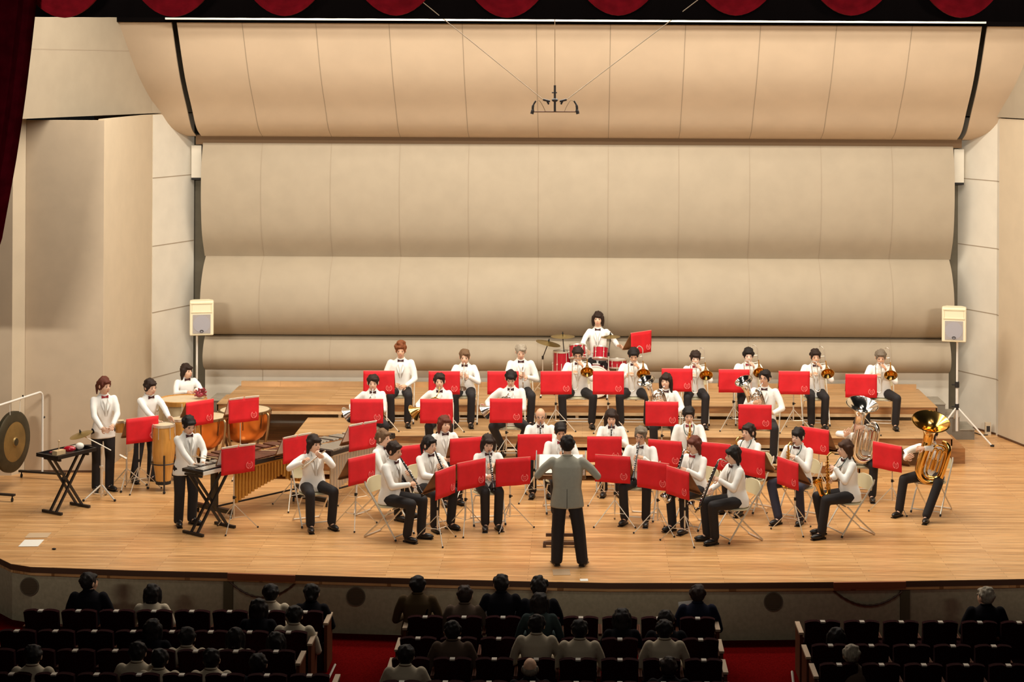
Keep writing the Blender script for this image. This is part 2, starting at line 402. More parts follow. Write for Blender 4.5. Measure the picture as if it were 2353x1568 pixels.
# risers
def riser(name, label, x0, x1, y0, y1, top, nl, faceh=.12, lips=True):
    t = thing(name, label, 'riser', ((x0+x1)/2, y0, 0)); o = Vector(((x0+x1)/2, y0, 0))
    a = A(); a.b2(x0, x1, y0, y1, top-.012, top); obj('deck', a, M_RISER, t, False, o)
    a = A(); a.b2(x0+.01, x1-.01, y0+.012, y0+.04, top-faceh, top-.012); a.b2(x0+.01, x1-.01, y1-.04, y1-.012, top-faceh, top-.012)
    a.b2(x0+.004, x0+.03, y0+.012, y1-.012, top-faceh, top-.012); a.b2(x1-.03, x1-.004, y0+.012, y1-.012, top-faceh, top-.012)
    obj('frame', a, M_RFACE, t, False, o)
    if lips:
        a = A(); a.b2(x0+.02, x1-.02, y0+.0, y0+.07, top-faceh-.05, top-faceh-.001); obj('batten', a, M_PALEW, t, False, o)
    lo = faceh+(.05 if lips else 0)
    if top > lo+.02:
        for i in range(nl):
            x = x0+.08+(x1-x0-.16)*i/(nl-1)
            for y in (y0+.04, y1-.08):
                a = A(); a.b2(x-.025, x+.025, y-.02, y+.03, 0.0, top-lo-.001); obj('leg', a, M_PALEW, t, False, o)
    return t
L1, L2, L3 = .25, .47, .69
riser('stage_riser', 'long wooden riser at the very back carrying the drum kit, rear half', -6.15, 6.05, 31.19, 32.05, L3, 5)
riser('stage_riser', 'long wooden riser behind the trombones, front half of the highest level', -6.2, 6.05, 30.3, 31.18, L3, 7)
riser('stage_riser', 'middle-height wooden riser carrying the trumpet and trombone row', -4.64, 6.0, 28.8, 30.28, L2, 6)
riser('stage_riser', 'lowest wooden riser, carrying the horn and euphonium players', -4.92, 4.35, 27.76, 28.79, L1, 6)
a = A(); a.b2(4.9, 6.25, 29.1, 30.2, 0, L1-.012, 1); a.b2(4.9, 6.26, 29.09, 30.21, L1-.012, L1, 0)
a = A(); a.b2(6.03, 6.26, 29.1, 30.2, 0, L1, 0)
tag(obj('riser_block', a, [M_RFACE], smooth=False), 'small orange wooden block at the right end of the middle riser', 'riser')
a = A(); a.b2(-6.1, 6.0, 31.98, 32.04, L3+.001, L3+.09)
tag(obj('wooden_rail', a, M_RISER, smooth=False), 'low wooden rail along the rear edge of the highest riser', 'rail')
for sx, lab, dx in ((1, 'grey painted steps at the right end of the highest riser', 0), (-1, 'grey painted steps at the left end of the highest riser behind the kettledrums', .15)):
    t = thing('step_unit', lab, 'steps', (sx*6.4, 31.0, 0)); a = A(); o = Vector((sx*6.4, 31.0, 0))
    for i, (h, w0, w1) in enumerate(((.62, 6.07+dx, 6.32+dx), (.40, 6.32+dx, 6.57+dx), (.18, 6.57+dx, 6.83+dx))):
        a = A(); a.b2(sx*w0, sx*w1, 31.0, 31.7, .0005, h-.015); obj('step_body', a, M_GREYST, t, False, o)
        a = A(); a.b2(sx*w0, sx*(w1+.01), 30.99, 31.7, h-.015, h); obj('tread', a, mat('lighter tread grey', (.36, .32, .25), .8, noise=.15), t, False, o)  # treads coloured lighter than the step bodies
# ------------------------------------------------------------------ people
BAKE = []
def solid(name, acc, m, parent, vox=.013, it=4, extra=None):
    me = bpy.data.meshes.new(name); me.from_pydata(acc.v, [], acc.f); me.materials.append(m)
    o = bpy.data.objects.new(name, me); C.objects.link(o); o.parent = parent
    r = o.modifiers.new('r', 'REMESH'); r.mode = 'VOXEL'; r.voxel_size = vox; r.use_smooth_shade = True
    if it: s = o.modifiers.new('s', 'SMOOTH'); s.factor = .5; s.iterations = it
    BAKE.append((o, extra)); return o
def finish():
    bpy.context.view_layer.update()
    dg = bpy.context.evaluated_depsgraph_get(); res = []
    for o, ex in BAKE:
        res.append((o, ex, bpy.data.meshes.new_from_object(o.evaluated_get(dg))))
    for o, ex, me in res:
        o.modifiers.clear(); old = o.data; nm = old.name
        if ex:
            acc, mats = ex
            b = len(me.vertices); k = len(me.polygons)
            vs = [v.co[:] for v in me.vertices]+list(acc.v); fs = [list(p.vertices) for p in me.polygons]+[[i+b for i in f] for f in acc.f]
            me2 = bpy.data.meshes.new(nm); me2.from_pydata(vs, [], fs)
            for m in [old.materials[0]]+mats: me2.materials.append(m)
            me2.polygons.foreach_set('material_index', [0]*k+acc.m); me2.shade_smooth(); me = me2
        else:
            me.materials.clear(); me.materials.append(old.materials[0]); me.shade_smooth()
        o.data = me; bpy.data.meshes.remove(old); me.name = nm
    bpy.context.view_layer.update()
def ik(s, t, l1, l2, hint):
    s = Vector(s); t = Vector(t); d = t-s; L = min(d.length, (l1+l2)*.995); d.normalize(); t = s+d*L
    a = (l1*l1-l2*l2+L*L)/(2*L); h = math.sqrt(max(l1*l1-a*a, 0)); hd = Vector(hint); hd = hd-d*hd.dot(d)
    if hd.length < 1e-4: hd = Vector((1, 0, 0))
    return s+d*a+hd.normalized()*h, t
SKIN = {'a': (.82, .50, .34), 'b': (.74, .42, .26), 'c': (.85, .56, .41)}
HAIR = {'black': (.018, .012, .010), 'brown': (.07, .028, .014), 'auburn': (.14, .035, .018), 'rust': (.25, .075, .025), 'light': (.20, .11, .055),
        'grey': (.22, .17, .12), 'silver': (.42, .35, .26), 'dark': (.035, .018, .012)}
def hand(body, fin, w, d, n, sgn, curl=.9):
    """palm into the body solid, five fingers as tubes rooted in it. d: direction, n: palm side, sgn: thumb side"""
    d = Vector(d).normalized(); n = Vector(n); n = (n-d*n.dot(d))
    n = n.normalized() if n.length > 1e-3 else basis(d)[0]
    s = d.cross(n)*sgn; w = Vector(w)
    R = Matrix((s, d, n)).transposed()
    body.ell(w+d*.045, (.040, .052, .018), R)
    for i, (o, L) in enumerate(((-.030, .060), (-.010, .074), (.010, .080), (.030, .070))):
        p = w+d*.08+s*o; pts = [p-d*.02]; dd = d.copy(); c = 0
        for k, f in enumerate((.45, .32, .23)):
            pts.append(p); c += curl*(.55 if k == 0 else .8); dd = d*math.cos(c)+n*math.sin(c); p = p+dd*L*f
        pts.append(p); fin.tube(pts, [.009, .0088, .0082, .0078, .0065], 6)
    p = w+d*.02+s*.03; q = p+(s*.7+d*.6+n*.3).normalized()*.035; r = q+(d*.8+n*.6).normalized()*.03
    fin.tube([p, q, r], [.011, .0095, .0075], 6)
def person(desc, loc, rz=0, seated=True, k=1.0, tk=1.0, fem=False, hair='short', hc='black', skin='a', lean=.04, hp=0, hy=0,
           hands=None, knee=.13, feet=None, cloth='jacket', glasses=False, bow='d', group=None, tm=None, shoe=True, elb=None, long_=0, jm=None,
           hn=None, neck=True, full=True, wide=0.0):
    t = thing('person', desc, 'person', loc, rz, group)
    W = (.170 if fem else .190)+wide
    if seated: hz, sz, nz, cz = .53, 1.03, 1.09, 1.215; up = lambda z: .53+(z-.53)*tk
    else: hz, sz, nz, cz = .90*k, 1.40*k, 1.46*k, 1.585*k; up = lambda z: z
    sk = mat('skin '+skin, SKIN[skin], .55, noise=.06, scale=12)
    hm = mat(hc+' hair', HAIR[hc], .65, noise=.4, scale=30, stretch=(4, 4, .6), bump=.4, spec=.25)
    Z = lambda z: up(z)
    ln = lambda z: -lean*(z-Z(hz))/(Z(cz)-Z(hz))
    hc_ = Vector((0, -lean-.02, Z(cz)))
    HR = Matrix.Rotation(hy, 3, 'Z') @ Matrix.Rotation(hp, 3, 'X')     # hp>0 looks down
    HM = lambda x, y, z: hc_+HR @ Vector((x*1.09, y*1.05, z*1.05))
    M = HM(0, -.105, -.062)
    ul, fl = .285*(k if not seated else 1), .245*(k if not seated else 1)
    if fem: ul *= .93; fl *= .93
    body = A(); fin = A(); jk = A()
    shs = {s: Vector((s*W, ln(Z(sz)), Z(sz)-.015)) for s in (-1, 1)}
    H = hands(M, hc_) if hands else {}
    arms = {}
    for s in (-1, 1):
        tg = H.get(s)
        if tg is None: tg = Vector((s*.12, -.30, .60)) if seated else Vector((s*(W+.05), -.05, hz-.05*k))
        hint = (H.get(('e', s)) or Vector((s*.6, .25, -1)))
        e, w = ik(shs[s], tg, ul, fl, hint); arms[s] = (e, w)
        dd = (w-e).normalized(); hd = H.get(('d', s)) or dd
        hn_ = H.get(('n', s)) or Vector((-s*.8, .3, -.3))
        body.limb([e, w], [.036, .027]); hand(body, fin, w, hd, hn_, s if hd.z < .5 else -s, H.get('curl', .9))
    # head, neck, trunk core, leg cores: one continuous surface
    nb = Vector((0, ln(Z(nz))+.01, Z(nz)-.02))
    body.tube([nb-Vector((0, 0, .06)), nb, HM(0, .015, -.07)], [.07, .055, .05], 12)
    body.ell(HM(0, .008, .012), (.076, .094, .106), HR); body.ell(HM(0, -.03, -.055), (.055, .062, .058), HR); body.ell(HM(0, -.045, -.03), (.062, .055, .06), HR)
    body.loft([((0, 0, Z(hz)-.06), .12, .09), ((0, ln(Z(.8 if seated else 1.15*k)), Z(.8 if seated else 1.15*k)), .12, .08), ((0, ln(Z(sz)), Z(sz)-.03), .15, .07), ((0, ln(Z(nz)), Z(nz)), .05, .05)])
    for s in (-1, 1): body.limb([Vector((s*(W-.06), ln(Z(sz)), Z(sz)-.05)), shs[s]+Vector((-s*.02, 0, -.03)), arms[s][0]], [.035, .028, .028])
    ft = feet or {}
    legs = {}
    for s in (-1, 1):
        hp_ = Vector((s*.09, 0, Z(hz) if not seated else .53))
        if seated:
            f = Vector(ft.get(s, (s*(knee*.9), -.40, .085))); kn = Vector((s*knee, -.43, .525)); kn.x = ft.get(('k', s), kn.x)
        else:
            f = Vector(ft.get(s, (s*.10, .0, .085))); kn = (hp_+f)/2+Vector((s*.005, -.025, .0))
        legs[s] = (hp_, kn, f); body.limb([hp_, kn, f, f+Vector((0, -.05, -.03))], [.055, .042, .032, .03], 8)
    # face details
    fx = A()
    fx.ell(HM(0, -.098, -.018), (.011, .018, .020), HR, 0); 
    for s in (-1, 1):
        fx.ell(HM(s*.077, .008, -.008), (.010, .017, .030), HR, 0)
        fx.ell(HM(s*.030, -.0865, .004), (.0125, .006, .0055), HR, 1); fx.ell(HM(s*.031, -.086, .022), (.018, .006, .0035), HR, 3)
    fx.ell(HM(0, -.0915, -.062), (.022, .008, .0065), HR, 2)
    fx.v += []; b = len(fx.v); fx.add(fin.v, fin.f, 0)
    solid('body', body, sk, t, .0125, 3, (fx, [M_EYE, M_LIPS, hm]))
    # hair
    h = A()
    if hair != 'bald':
        if hair == 'sides':
            h.ell(HM(0, .045, -.015), (.082, .070, .060), HR)
            for s in (-1, 1): h.ell(HM(s*.068, .02, .0), (.018, .045, .045), HR)
        else:
            h.ell(HM(0, .022, .020), (.093, .103, .110), HR)
            rs = random.Random(int(abs(loc[0])*997)+7)
            for i in range(22):
                aa = rs.uniform(-.3, PI+.3); bb = rs.uniform(.35, 1.65)
                h.ell(HM(.083*math.cos(aa)*math.sin(bb), .022+.092*math.sin(aa)*math.sin(bb), .020+.096*math.cos(bb)), (.020, .020, .024), HR, nu=8, nv=6)
            if hair == 'curly':
                for i in range(26):
                    aa = random.uniform(0, 2*PI); bb = random.uniform(.0, 1.45)
                    h.ell(HM(.085*math.cos(aa)*math.sin(bb), .02+.09*math.sin(aa)*math.sin(bb), .04+.10*math.cos(bb)), (.03, .03, .03), HR, nu=8, nv=6)
            if hair in ('short', 'bob', 'long', 'fringe', 'tail', 'bun', 'curly'):
                h.ell(HM(0, -.060, .068), (.066, .030, .024), HR)
            if hair in ('fringe', 'bob', 'long'):
                h.ell(HM(.012, -.077, .056), (.056, .022, .026), HR)
            if hair == 'part': h.ell(HM(.03, -.066, .072), (.055, .030, .026), HR)
            if hair in ('bob', 'long'):
                L = .115 if hair == 'bob' else .20
                for s in (-1, 1): h.limb([HM(s*.076, .0, .03), HM(s*.082, .01, -.04), HM(s*.078, .02, -L)], [.030, .030, .022], 8)
                h.ell(HM(0, .065, -L*.45), (.078, .045, L*.75), HR)
            if hair == 'tail':
                h.ell(HM(0, .112, .03), (.028, .028, .028), HR); h.limb([HM(0, .11, .03), HM(0, .15, -.05), HM(0, .13, -.17)], [.026, .030, .012], 8)
                for s in (-1, 1): h.ell(HM(s*.070, -.025, .02), (.016, .03, .04), HR)
            if hair == 'bun': h.ell(HM(0, .118, -.02), (.036, .034, .036), HR)
            if hair in ('tail', 'bun'): h.ell(HM(0, .05, -.03), (.074, .055, .07), HR)
        solid('hair', h, hm, t, .011, 2)
    # jacket or shirt
    M_ = jm or {'jacket': M_JACK, 'shirt': M_SHIRT}.get(cloth, M_JACK)
    bot = (.47 if seated else (.80-long_)*k); dz = Z(sz)
    hw = (.185 if seated else .180)+wide*1.4
    rings = [((0, .02 if seated else 0, bot), hw+.012, .150 if seated else .135), ((0, .02 if seated else 0, bot+.10), hw, .140 if seated else .13)]
    for fr, wx, wy in ((.35, W-.028, .118), (.62, W-.012, .122), (.85, W-.010, .112), (.97, W-.035, .088)):
        z = bot+.06+(dz-bot-.06)*fr; rings.append(((0, ln(z)+.01, z), wx, wy))
    rings.append(((0, ln(Z(nz))+.01, dz+.040), .085, .066)); rings.append(((0, ln(Z(nz))+.01, dz+.062), .058, .055))
    jk.loft(rings, 18)
    sl = .9
    for s in (-1, 1):
        e, w = arms[s]; w2 = e.lerp(w, .93)
        jk.limb([shs[s]+Vector((-s*.022, 0, -.014)), shs[s].lerp(e, .5), e], [.064, .056, .050] if not fem else [.058, .051, .046]); jk.limb([e, w2], [.049, .038])
    ex = A()
    cy = ln(Z(sz))-.075
    if rz is not None and cloth == 'jacket':
        for s in (-1, 1):
            p0 = Vector((s*.05, ln(Z(nz))-.05, dz+.045)); p1 = Vector((s*.075, ln(dz)-.108, dz-.10)); p2 = Vector((s*.012, ln(dz)-.135, dz-.27)); p3 = Vector((s*.02, ln(dz)-.118, dz-.08))
            ex.add([p0, p1, p2, p3, p0+Vector((0, .012, 0)), p1+Vector((0, .012, 0)), p2+Vector((0, .012, 0)), p3+Vector((0, .012, 0))],
                   [[0, 1, 2, 3], [7, 6, 5, 4], [0, 4, 5, 1], [1, 5, 6, 2], [2, 6, 7, 3], [3, 7, 4, 0]], 0)
    ex.tube([(math.cos(q)*.060, ln(Z(nz))+.012+math.sin(q)*.058, dz+.055+.012*math.sin(q)) for q in [2*PI*i/14 for i in range(14)]], .012, 6, 0, True)
    if long_:   # centre vent at the back
        ex.box((0, .137, bot+.13), (.006, .006, .26), None, 1)
    solid('jacket' if cloth == 'jacket' else 'shirt', jk, M_, t, .0135, 5, (ex, [M_DARK]))
    # sleeves end in cuffs
    if full:
        for s in (-1, 1):
            e, w = arms[s]; a = A(); a.tube([e.lerp(w, .90), e.lerp(w, .965)], [.038, .036], 10)
            obj('cuff', a, M_SHIRT if not jm else M_, t)
    if bow:
        a = A(); c = Vector((0, ln(Z(nz))-.062, dz+.018))
        for s in (-1, 1):
            a.add([c+Vector((s*.006, -.012, .008)), c+Vector((s*.052, -.004, .026)), c+Vector((s*.052, -.004, -.024)), c+Vector((s*.006, -.012, -.008)),
                   c+Vector((s*.006, .006, .008)), c+Vector((s*.052, .006, .026)), c+Vector((s*.052, .006, -.024)), c+Vector((s*.006, .006, -.008))],
                  [[0, 1, 2, 3], [7, 6, 5, 4], [0, 4, 5, 1], [1, 5, 6, 2], [2, 6, 7, 3], [3, 7, 4, 0]])
        a.ell(c+Vector((0, -.006, 0)), (.012, .012, .012), nu=8, nv=6)
        obj('bow_tie', a, M_BOWR if bow == 'r' else M_BOWD, t)
    # trousers and shoes
    tr = A(); b0 = legs
    tr.ell((0, .02 if seated else 0, (.53 if seated else Z(hz)-.0)), (.165, .135 if seated else .115, .095))
    for s in (-1, 1):
        h_, kn, f = legs[s]
        if seated: tr.limb([h_+Vector((0, .02, 0)), kn], [.094, .071]); tr.limb([kn, f+Vector((0, .01, .02))], [.070, .064])
        else: tr.limb([h_, kn], [.095, .075+wide*.5]); tr.limb([kn, f+Vector((0, .01, -.02))], [.075+wide*.6, .068+wide*.4])
    tr.v = [(v[0], v[1], max(v[2], .030)) for v in tr.v]
    solid('trousers', tr, tm or M_TROU, t, .0135, 3)
    if shoe:
        for s in (-1, 1):
            f = legs[s][2]; a = A(); q = Vector((f.x, f.y-.055, 0)); a.ell(q+Vector((0, 0, .042)), (.046, .125, .040)); a.ell(q+Vector((0, .06, .062)), (.042, .06, .045))
            z0 = f.z-.085
            for i in range(len(a.v)): v = a.v[i]; a.v[i] = (v[0], v[1], max(v[2], .012)+z0)
            a.box(q+Vector((0, .0, .006+z0)), (.075, .21, .012)); a.box(q+Vector((0, .085, .012+z0)), (.07, .06, .024))
            Q = Matrix.Translation((f.x, f.y, 0)) @ Matrix.Rotation(s*(.30 if not seated else .18), 4, 'Z') @ Matrix.Translation((-f.x, -f.y-(.02 if not seated else 0), 0)); a.xform(Q)
            obj('shoe', a, M_SHOE, t)
    if glasses:
        a = A()
        for s in (-1, 1):
            a.tube([HM(s*.033+.022*math.cos(q), -.100, .002+.016*math.sin(q)) for q in [2*PI*i/12 for i in range(12)]], .0025, 5, 0, True)
            a.tube([HM(s*.055, -.098, .005), HM(s*.08, .0, .005)], .0022, 5)
        a.tube([HM(-.011, -.102, .004), HM(.011, -.102, .004)], .0025, 5)
        obj('glasses', a, M_BLKM, t)
    return t, M, arms
# ------------------------------------------------------------------ chairs and music stands
def make_chair():
    t = thing('folding_chair', 'x', 'chair', (0, 0, 0), 0, 'beige folding chairs of the band')
    a = A(); a.loft([((0, -.02, .432), .185, .185), ((0, -.02, .440), .205, .200), ((0, -.02, .455), .200, .195), ((0, -.02, .462), .17, .165)], 24)
    obj('seat', a, M_VINYL, t)
    vs = []; fs = []; n = 14                # curved vinyl backrest with rounded upper corners
    for i in range(n+1):
        u = -1+2*i/n; x = .205*u; y = .215+.035*(1-u*u)-.012; top = .80-.07*abs(u)**5; bot = .60+.02*abs(u)**4
        for (yy, z) in ((y-.012, bot), (y-.004+.018, top), (y+.018+.014, top), (y+.012, bot)): vs.append((x, yy, z))
    for i in range(n):
        for j in range(4): fs.append([4*i+j, 4*i+(j+1) % 4, 4*i+4+(j+1) % 4, 4*i+4+j])
    fs += [[0, 1, 2, 3], [4*n+3, 4*n+2, 4*n+1, 4*n]]
    obj('backrest', A().add(vs, fs), M_VINYL, t)
    for s in (-1, 1):
        a = A(); a.tube([(s*.215, .25, .77), (s*.22, .235, .72), (s*.222, -.10, .27), (s*.222, -.27, .02)], .0115, 8); obj('front_leg', a, M_CHROME, t)
        a = A(); a.tube([(s*.195, -.16, .42), (s*.195, .06, .20), (s*.195, .27, .015)], .0105, 8); obj('rear_leg', a, M_CHROME, t)
        a = A(); a.tube([(s*.222, -.27, .016), (s*.222, -.255, .04)], .015, 8); obj('foot_cap', a, M_RUB, t)
    a = A(); a.tube([(-.222, -.235, .065), (.222, -.235, .065)], .010, 8); obj('front_crossbar', a, M_CHROME, t)
    a = A(); a.tube([(-.195, .268, .014), (.195, .268, .014)], .0105, 8); obj('rear_crossbar', a, M_CHROME, t)
    a = A(); a.tube([(-.2, -.19, .43), (.2, -.19, .43)], .009, 6); obj('seat_bar', a, M_CHROME, t)
    return t
chair0 = make_chair(); chair_used = [False]; chair_tree = treeof(chair0)
def chair(loc, rz, label):
    if not chair_used[0]:
        chair_used[0] = True; chair0.location = loc; chair0.rotation_euler = (0, 0, rz); chair0['label'] = label; return chair0
    return dup(chair0, chair_tree, loc, rz, label)
def make_stand(SH=1.0):
    t = thing('music_stand', 'x', 'music stand', (0, 0, 0), 0, 'music stands with red banners')
    H = SH; W = .255
    n = 12; vs = []; fs = []               # red banner: hangs from the top edge of the desk, slight sway
    for i in range(n+1):
        x = -W+2*W*i/n
        for j in range(7):
            z = H-.375*j/6; y = -.006-.007*math.sin(i*.9+1)*(j/6)**1.3+.004*math.sin(j*1.3+i*.6)*j/6
            vs.append((x, y, z))
    for i in range(n):
        for j in range(6): b = i*7+j; fs.append([b, b+1, b+8, b+7])
    bn = obj('banner', A().add(vs, fs), M_BANNER, t, auto=False); md = bn.modifiers.new('s', 'SOLIDIFY'); md.thickness = .003; md.offset = 0
    e = A(); ey = -.020; cx, cz = .165, H-.275
    for s in (-1, 1):                       # wreath halves, and the lyre inside
        for rr in (.050, .041): e.tube([(cx+s*rr*math.sin(q), ey, cz-rr*math.cos(q)) for q in [.12+2.55*i/12 for i in range(13)]], .0034, 4)
        for i in range(7):
            q = .3+2.2*i/6; e.ell((cx+s*.046*math.sin(q), ey, cz-.046*math.cos(q)), (.006, .002, .009), Matrix.Rotation(-s*(q+.6), 3, 'Y'), nu=6, nv=4)
        e.tube([(cx+s*.004, ey, cz-.024), (cx+s*.022, ey, cz-.004), (cx+s*.016, ey, cz+.014), (cx+s*.024, ey, cz+.026)], .0035, 4)
        e.tube([(cx+s*.006, ey, cz-.015), (cx+s*.006, ey, cz+.015)], .0018, 4)
    e.tube([(cx-.02, ey, cz+.015), (cx+.02, ey, cz+.015)], .003, 4)
    obj('emblem', e, M_EMBL, bn)
    a = A(); R = Matrix.Rotation(math.radians(-33), 3, 'X')
    a.box((0, .105, H-.155), (.50, .008, .36), Matrix.Rotation(math.radians(34), 3, 'X')); obj('desk', a, M_DESK, t, False)
    a = A(); a.box((0, .195, H-.31), (.50, .05, .008)); obj('ledge', a, M_DESK, t, False)
    a = A(); a.box((0, .0, H+.001), (.51, .014, .012)); obj('top_bar', a, mat('pink edge highlight', (.80, .22, .18), .6), t, False)  # pink bar paints a highlight along the banner's top edge
    a = A(); a.tube([(0, .12, H-.19), (0, .12, .16)], .0085, 8); a.tube([(0, .12, .46), (0, .12, .20)], .012, 8); obj('pole', a, M_CHROME, t)
    a = A(); a.tube([(0, .12, .47), (0, .12, .43)], .017, 8); a.tube([(0, .12, .45), (.035, .12, .45)], .008, 6); obj('knob', a, M_RUB, t)
    for k in range(3):
        q = math.radians(90+120*k+15); d = Vector((math.cos(q), math.sin(q), 0)); c = Vector((0, .12, 0))
        lg = A(); lg.tube([c+Vector((0, 0, .36)), c+d*.33+Vector((0, 0, .012))], .0065, 6); lg.tube([c+Vector((0, 0, .17)), c+d*.17+Vector((0, 0, .18))], .004, 5)
        l = obj('leg', lg, M_CHROME, t); f = A(); f.ell(c+d*.335+Vector((0, 0, .013)), (.014, .014, .013), nu=8, nv=6); obj('foot', f, M_RUB, l)
    return t
STK = {}
def stand_tree(H):
    k = round(H, 2)
    if k not in STK: t = make_stand(k); STK[k] = [t, treeof(t), False]
    return STK[k]
def stand(px, py, deg, lvl, label, H=1.0, sheet=False, Y=None):
    p = on(px, py, lvl+H) if Y is None else at(px, py, Y); loc = (p.x, p.y, lvl)
    rz = math.radians(deg)
    K = stand_tree(H)
    if not K[2]: K[2] = True; t = K[0]; t.location = loc; t.rotation_euler = (0, 0, rz); t['label'] = label
    else: t = dup(K[0], K[1], loc, rz, label)
    if sheet:
        s = thing('sheet_music', 'open white sheet music lying on the '+label.split(' with')[0] if False else 'white sheet music on the desk of the '+sheet, 'sheet music', loc, rz, 'sheet music on the stands')
        for q in (-1, 1):
            a = A(); a.box((q*.125, .068, H-.118), (.24, .006, .33), Matrix.Rotation(math.radians(34), 3, 'X') @ Matrix.Rotation(q*.04, 3, 'Y')); obj('page', a, M_PAPER, s, False)
    return t

# ------------------------------------------------------------------ instruments, in the player's frame (player looks along -Y, own left is +X)
def inst(name, label, cat, P, o, group=None):
    Mx = Matrix.Translation(P.location) @ Matrix.Rotation(P.rotation_euler[2], 4, 'Z')
    return thing(name, label, cat, Mx @ Vector(o), P.rotation_euler[2], group)
def bell(a, o, d, r0, r1, L, mi=0, n=24, p=2.6):
    pr = [(r0+(r1-r0)*(t**p), L*t) for t in [i/12 for i in range(13)]]
    a.lathe(pr, o, d, n, mi); a.lathe([(r*.94-.001, l+.001) for r, l in pr], o, d, n, mi)
    u, w, dd = basis(d); a.tube([Vector(o)+dd*L+(u*math.cos(q)+w*math.sin(q))*r1 for q in [2*PI*i/n for i in range(n)]], .004, 6, mi, True)
def V(*a): return Vector(a)
def trumpet(P, M, desc, al=.5, m=None, group='trumpets and cornets'):
    d = V(0, -math.cos(al), -math.sin(al)); u = V(0, -math.sin(al), math.cos(al)); m = m or M_SILV
    t = inst('trumpet', desc, 'trumpet', P, M); o = M
    a = A(); a.lathe([(.010, 0), (.008, .02), (.005, .05)], M+d*.005, d, 12, 0, True); obj('mouthpiece', a, m, t, off=o)
    a = A(); a.tube(spline([M+d*.05, M+d*.40, M+d*.445-u*.03, M+d*.40-u*.06, M+d*.18-u*.06]), .006, 8)
    a.tube(spline([M+d*.30-u*.03, M+d*.10-u*.03, M+d*.055, M+d*.10+u*.025, M+d*.30+u*.02]), .0065, 8); obj('tubing', a, m, t, off=o)
    a = A(); bell(a, M+d*.28+u*.02, d, .008, .062, .26); obj('bell', a, m, t, off=o)
    for i in range(3):
        a = A(); a.tube([M+d*(.19+.026*i)-u*.09, M+d*(.19+.026*i)+u*.03], .011, 10); a.tube([M+d*(.19+.026*i)+u*.03, M+d*(.19+.026*i)+u*.055], .004, 6); obj('valve', a, m, t, off=o)
    return t
def H_trumpet(al=.5):
    def f(M, c):
        d = V(0, -math.cos(al), -math.sin(al)); g = M+d*.21-V(0, 0, .04)
        return {1: g+V(.075, .05, -.03), -1: g+V(-.075, .05, -.01), ('d', 1): V(-.5, -.6, .3), ('d', -1): V(.5, -.6, .3), ('n', 1): V(-1, 0, 0), ('n', -1): V(1, 0, 0), ('e', 1): V(.8, .2, -1), ('e', -1): V(-.8, .2, -1)}
    return f
TB = .60
def trombone(P, M, desc, al=TB, ext=.62):
    d = V(0, -math.cos(al), -math.sin(al)); u = V(0, -math.sin(al), math.cos(al)); x = V(1, 0, 0)
    t = inst('trombone', desc, 'trombone', P, M, 'trombones of the back row'); o = M
    a = A(); a.lathe([(.014, 0), (.011, .02), (.006, .06)], M+d*.005, d, 12, 0, True); obj('mouthpiece', a, M_SILV, t, off=o)
    a = A(); a.tube([M+d*.05, M+d*ext], .0075, 8); q = M+d*ext
    a.tube(spline([q, q+d*.05-x*.015, q+d*.065-x*.045, q+d*.05-x*.075, q-x*.09]), .0085, 8); a.tube([M+d*.08-x*.09, q-x*.09], .0085, 8)
    a.tube([M+d*.12, M+d*.12-x*.09], .005, 6); a.tube([M+d*.30, M+d*.30-x*.09], .005, 6); obj('slide', a, M_STEEL, t, off=o)
    a = A(); b = M+x*.155+u*.03
    a.tube(spline([M+d*.06-x*.09, M-d*.02-x*.06, M-d*.02+x*.02+u*.0, M-d*.10+x*.05, M-d*.29+x*.06+u*.03, M-d*.36+x*.105+u*.03, b-d*.29, b-d*.15, b+d*.05]), [.0075]*20+[.0085]*29, 8); obj('tubing', a, M_STEEL, t, off=o)
    for q0, q1 in ((M-d*.12+x*.055+u*.01, b-d*.12), (M+d*.05, b+d*.05)): a = A(); a.tube([q0, q1], .005, 6); obj('brace', a, M_STEEL, t, off=o)
    a = A(); bell(a, b, d, .0095, .108, .30, p=3.0); obj('bell', a, M_BRASS, t, off=o)
    return t
def H_trombone(al=TB):
    def f(M, c):
        d = V(0, -math.cos(al), -math.sin(al))
        return {1: M+V(.085, -.03, -.10), -1: M+d*.24+V(-.11, .07, -.04), ('d', 1): V(-.35, -.6, .7), ('d', -1): V(.5, -.7, .2), ('n', 1): V(-1, -.2, 0), ('n', -1): V(.6, 0, -.6), ('e', 1): V(.9, .1, -.8), ('e', -1): V(-.7, .2, -1), 'curl': .55}
    return f
def clarinet(P, M, desc, al=.75, L=.60, kind='clarinet'):
    d = V(0, -math.cos(al), -math.sin(al)); t = inst(kind, desc, kind, P, M, 'clarinets of the band' if kind == 'clarinet' else None); o = M
    a = A(); a.lathe([(.004, 0), (.011, .03), (.013, .08)], M-d*.012, d, 10, 0, True); obj('mouthpiece', a, M_BLACK, t, off=o)
    a = A(); a.lathe([(.0135, .07), (.0145, .20), (.0135, .21), (.0145, L-.10), (.017, L-.08)], M, d, 12, 0, True); obj('tube', a, M_BLACK, t, off=o)
    a = A(); bell(a, M+d*(L-.09), d, .016, .036, .09, p=2); obj('bell', a, M_BLACK, t, off=o)
    a = A(); u = V(0, -math.sin(al), math.cos(al))
    for k in range(11): a.ell(M+d*(.13+k*(L-.26)/10)+u*.016, (.008, .008, .004), nu=8, nv=5)
    a.tube([M+d*.12+u*.014+V(.012, 0, 0), M+d*(L-.1)+u*.014+V(.012, 0, 0)], .003, 5)
    for k in (.075, .205, L*.55, L-.09): a.lathe([(.0155, k), (.0155, k+.010)], M, d, 12, 0, True)
    obj('keywork', a, M_SILV, t, off=o); return t
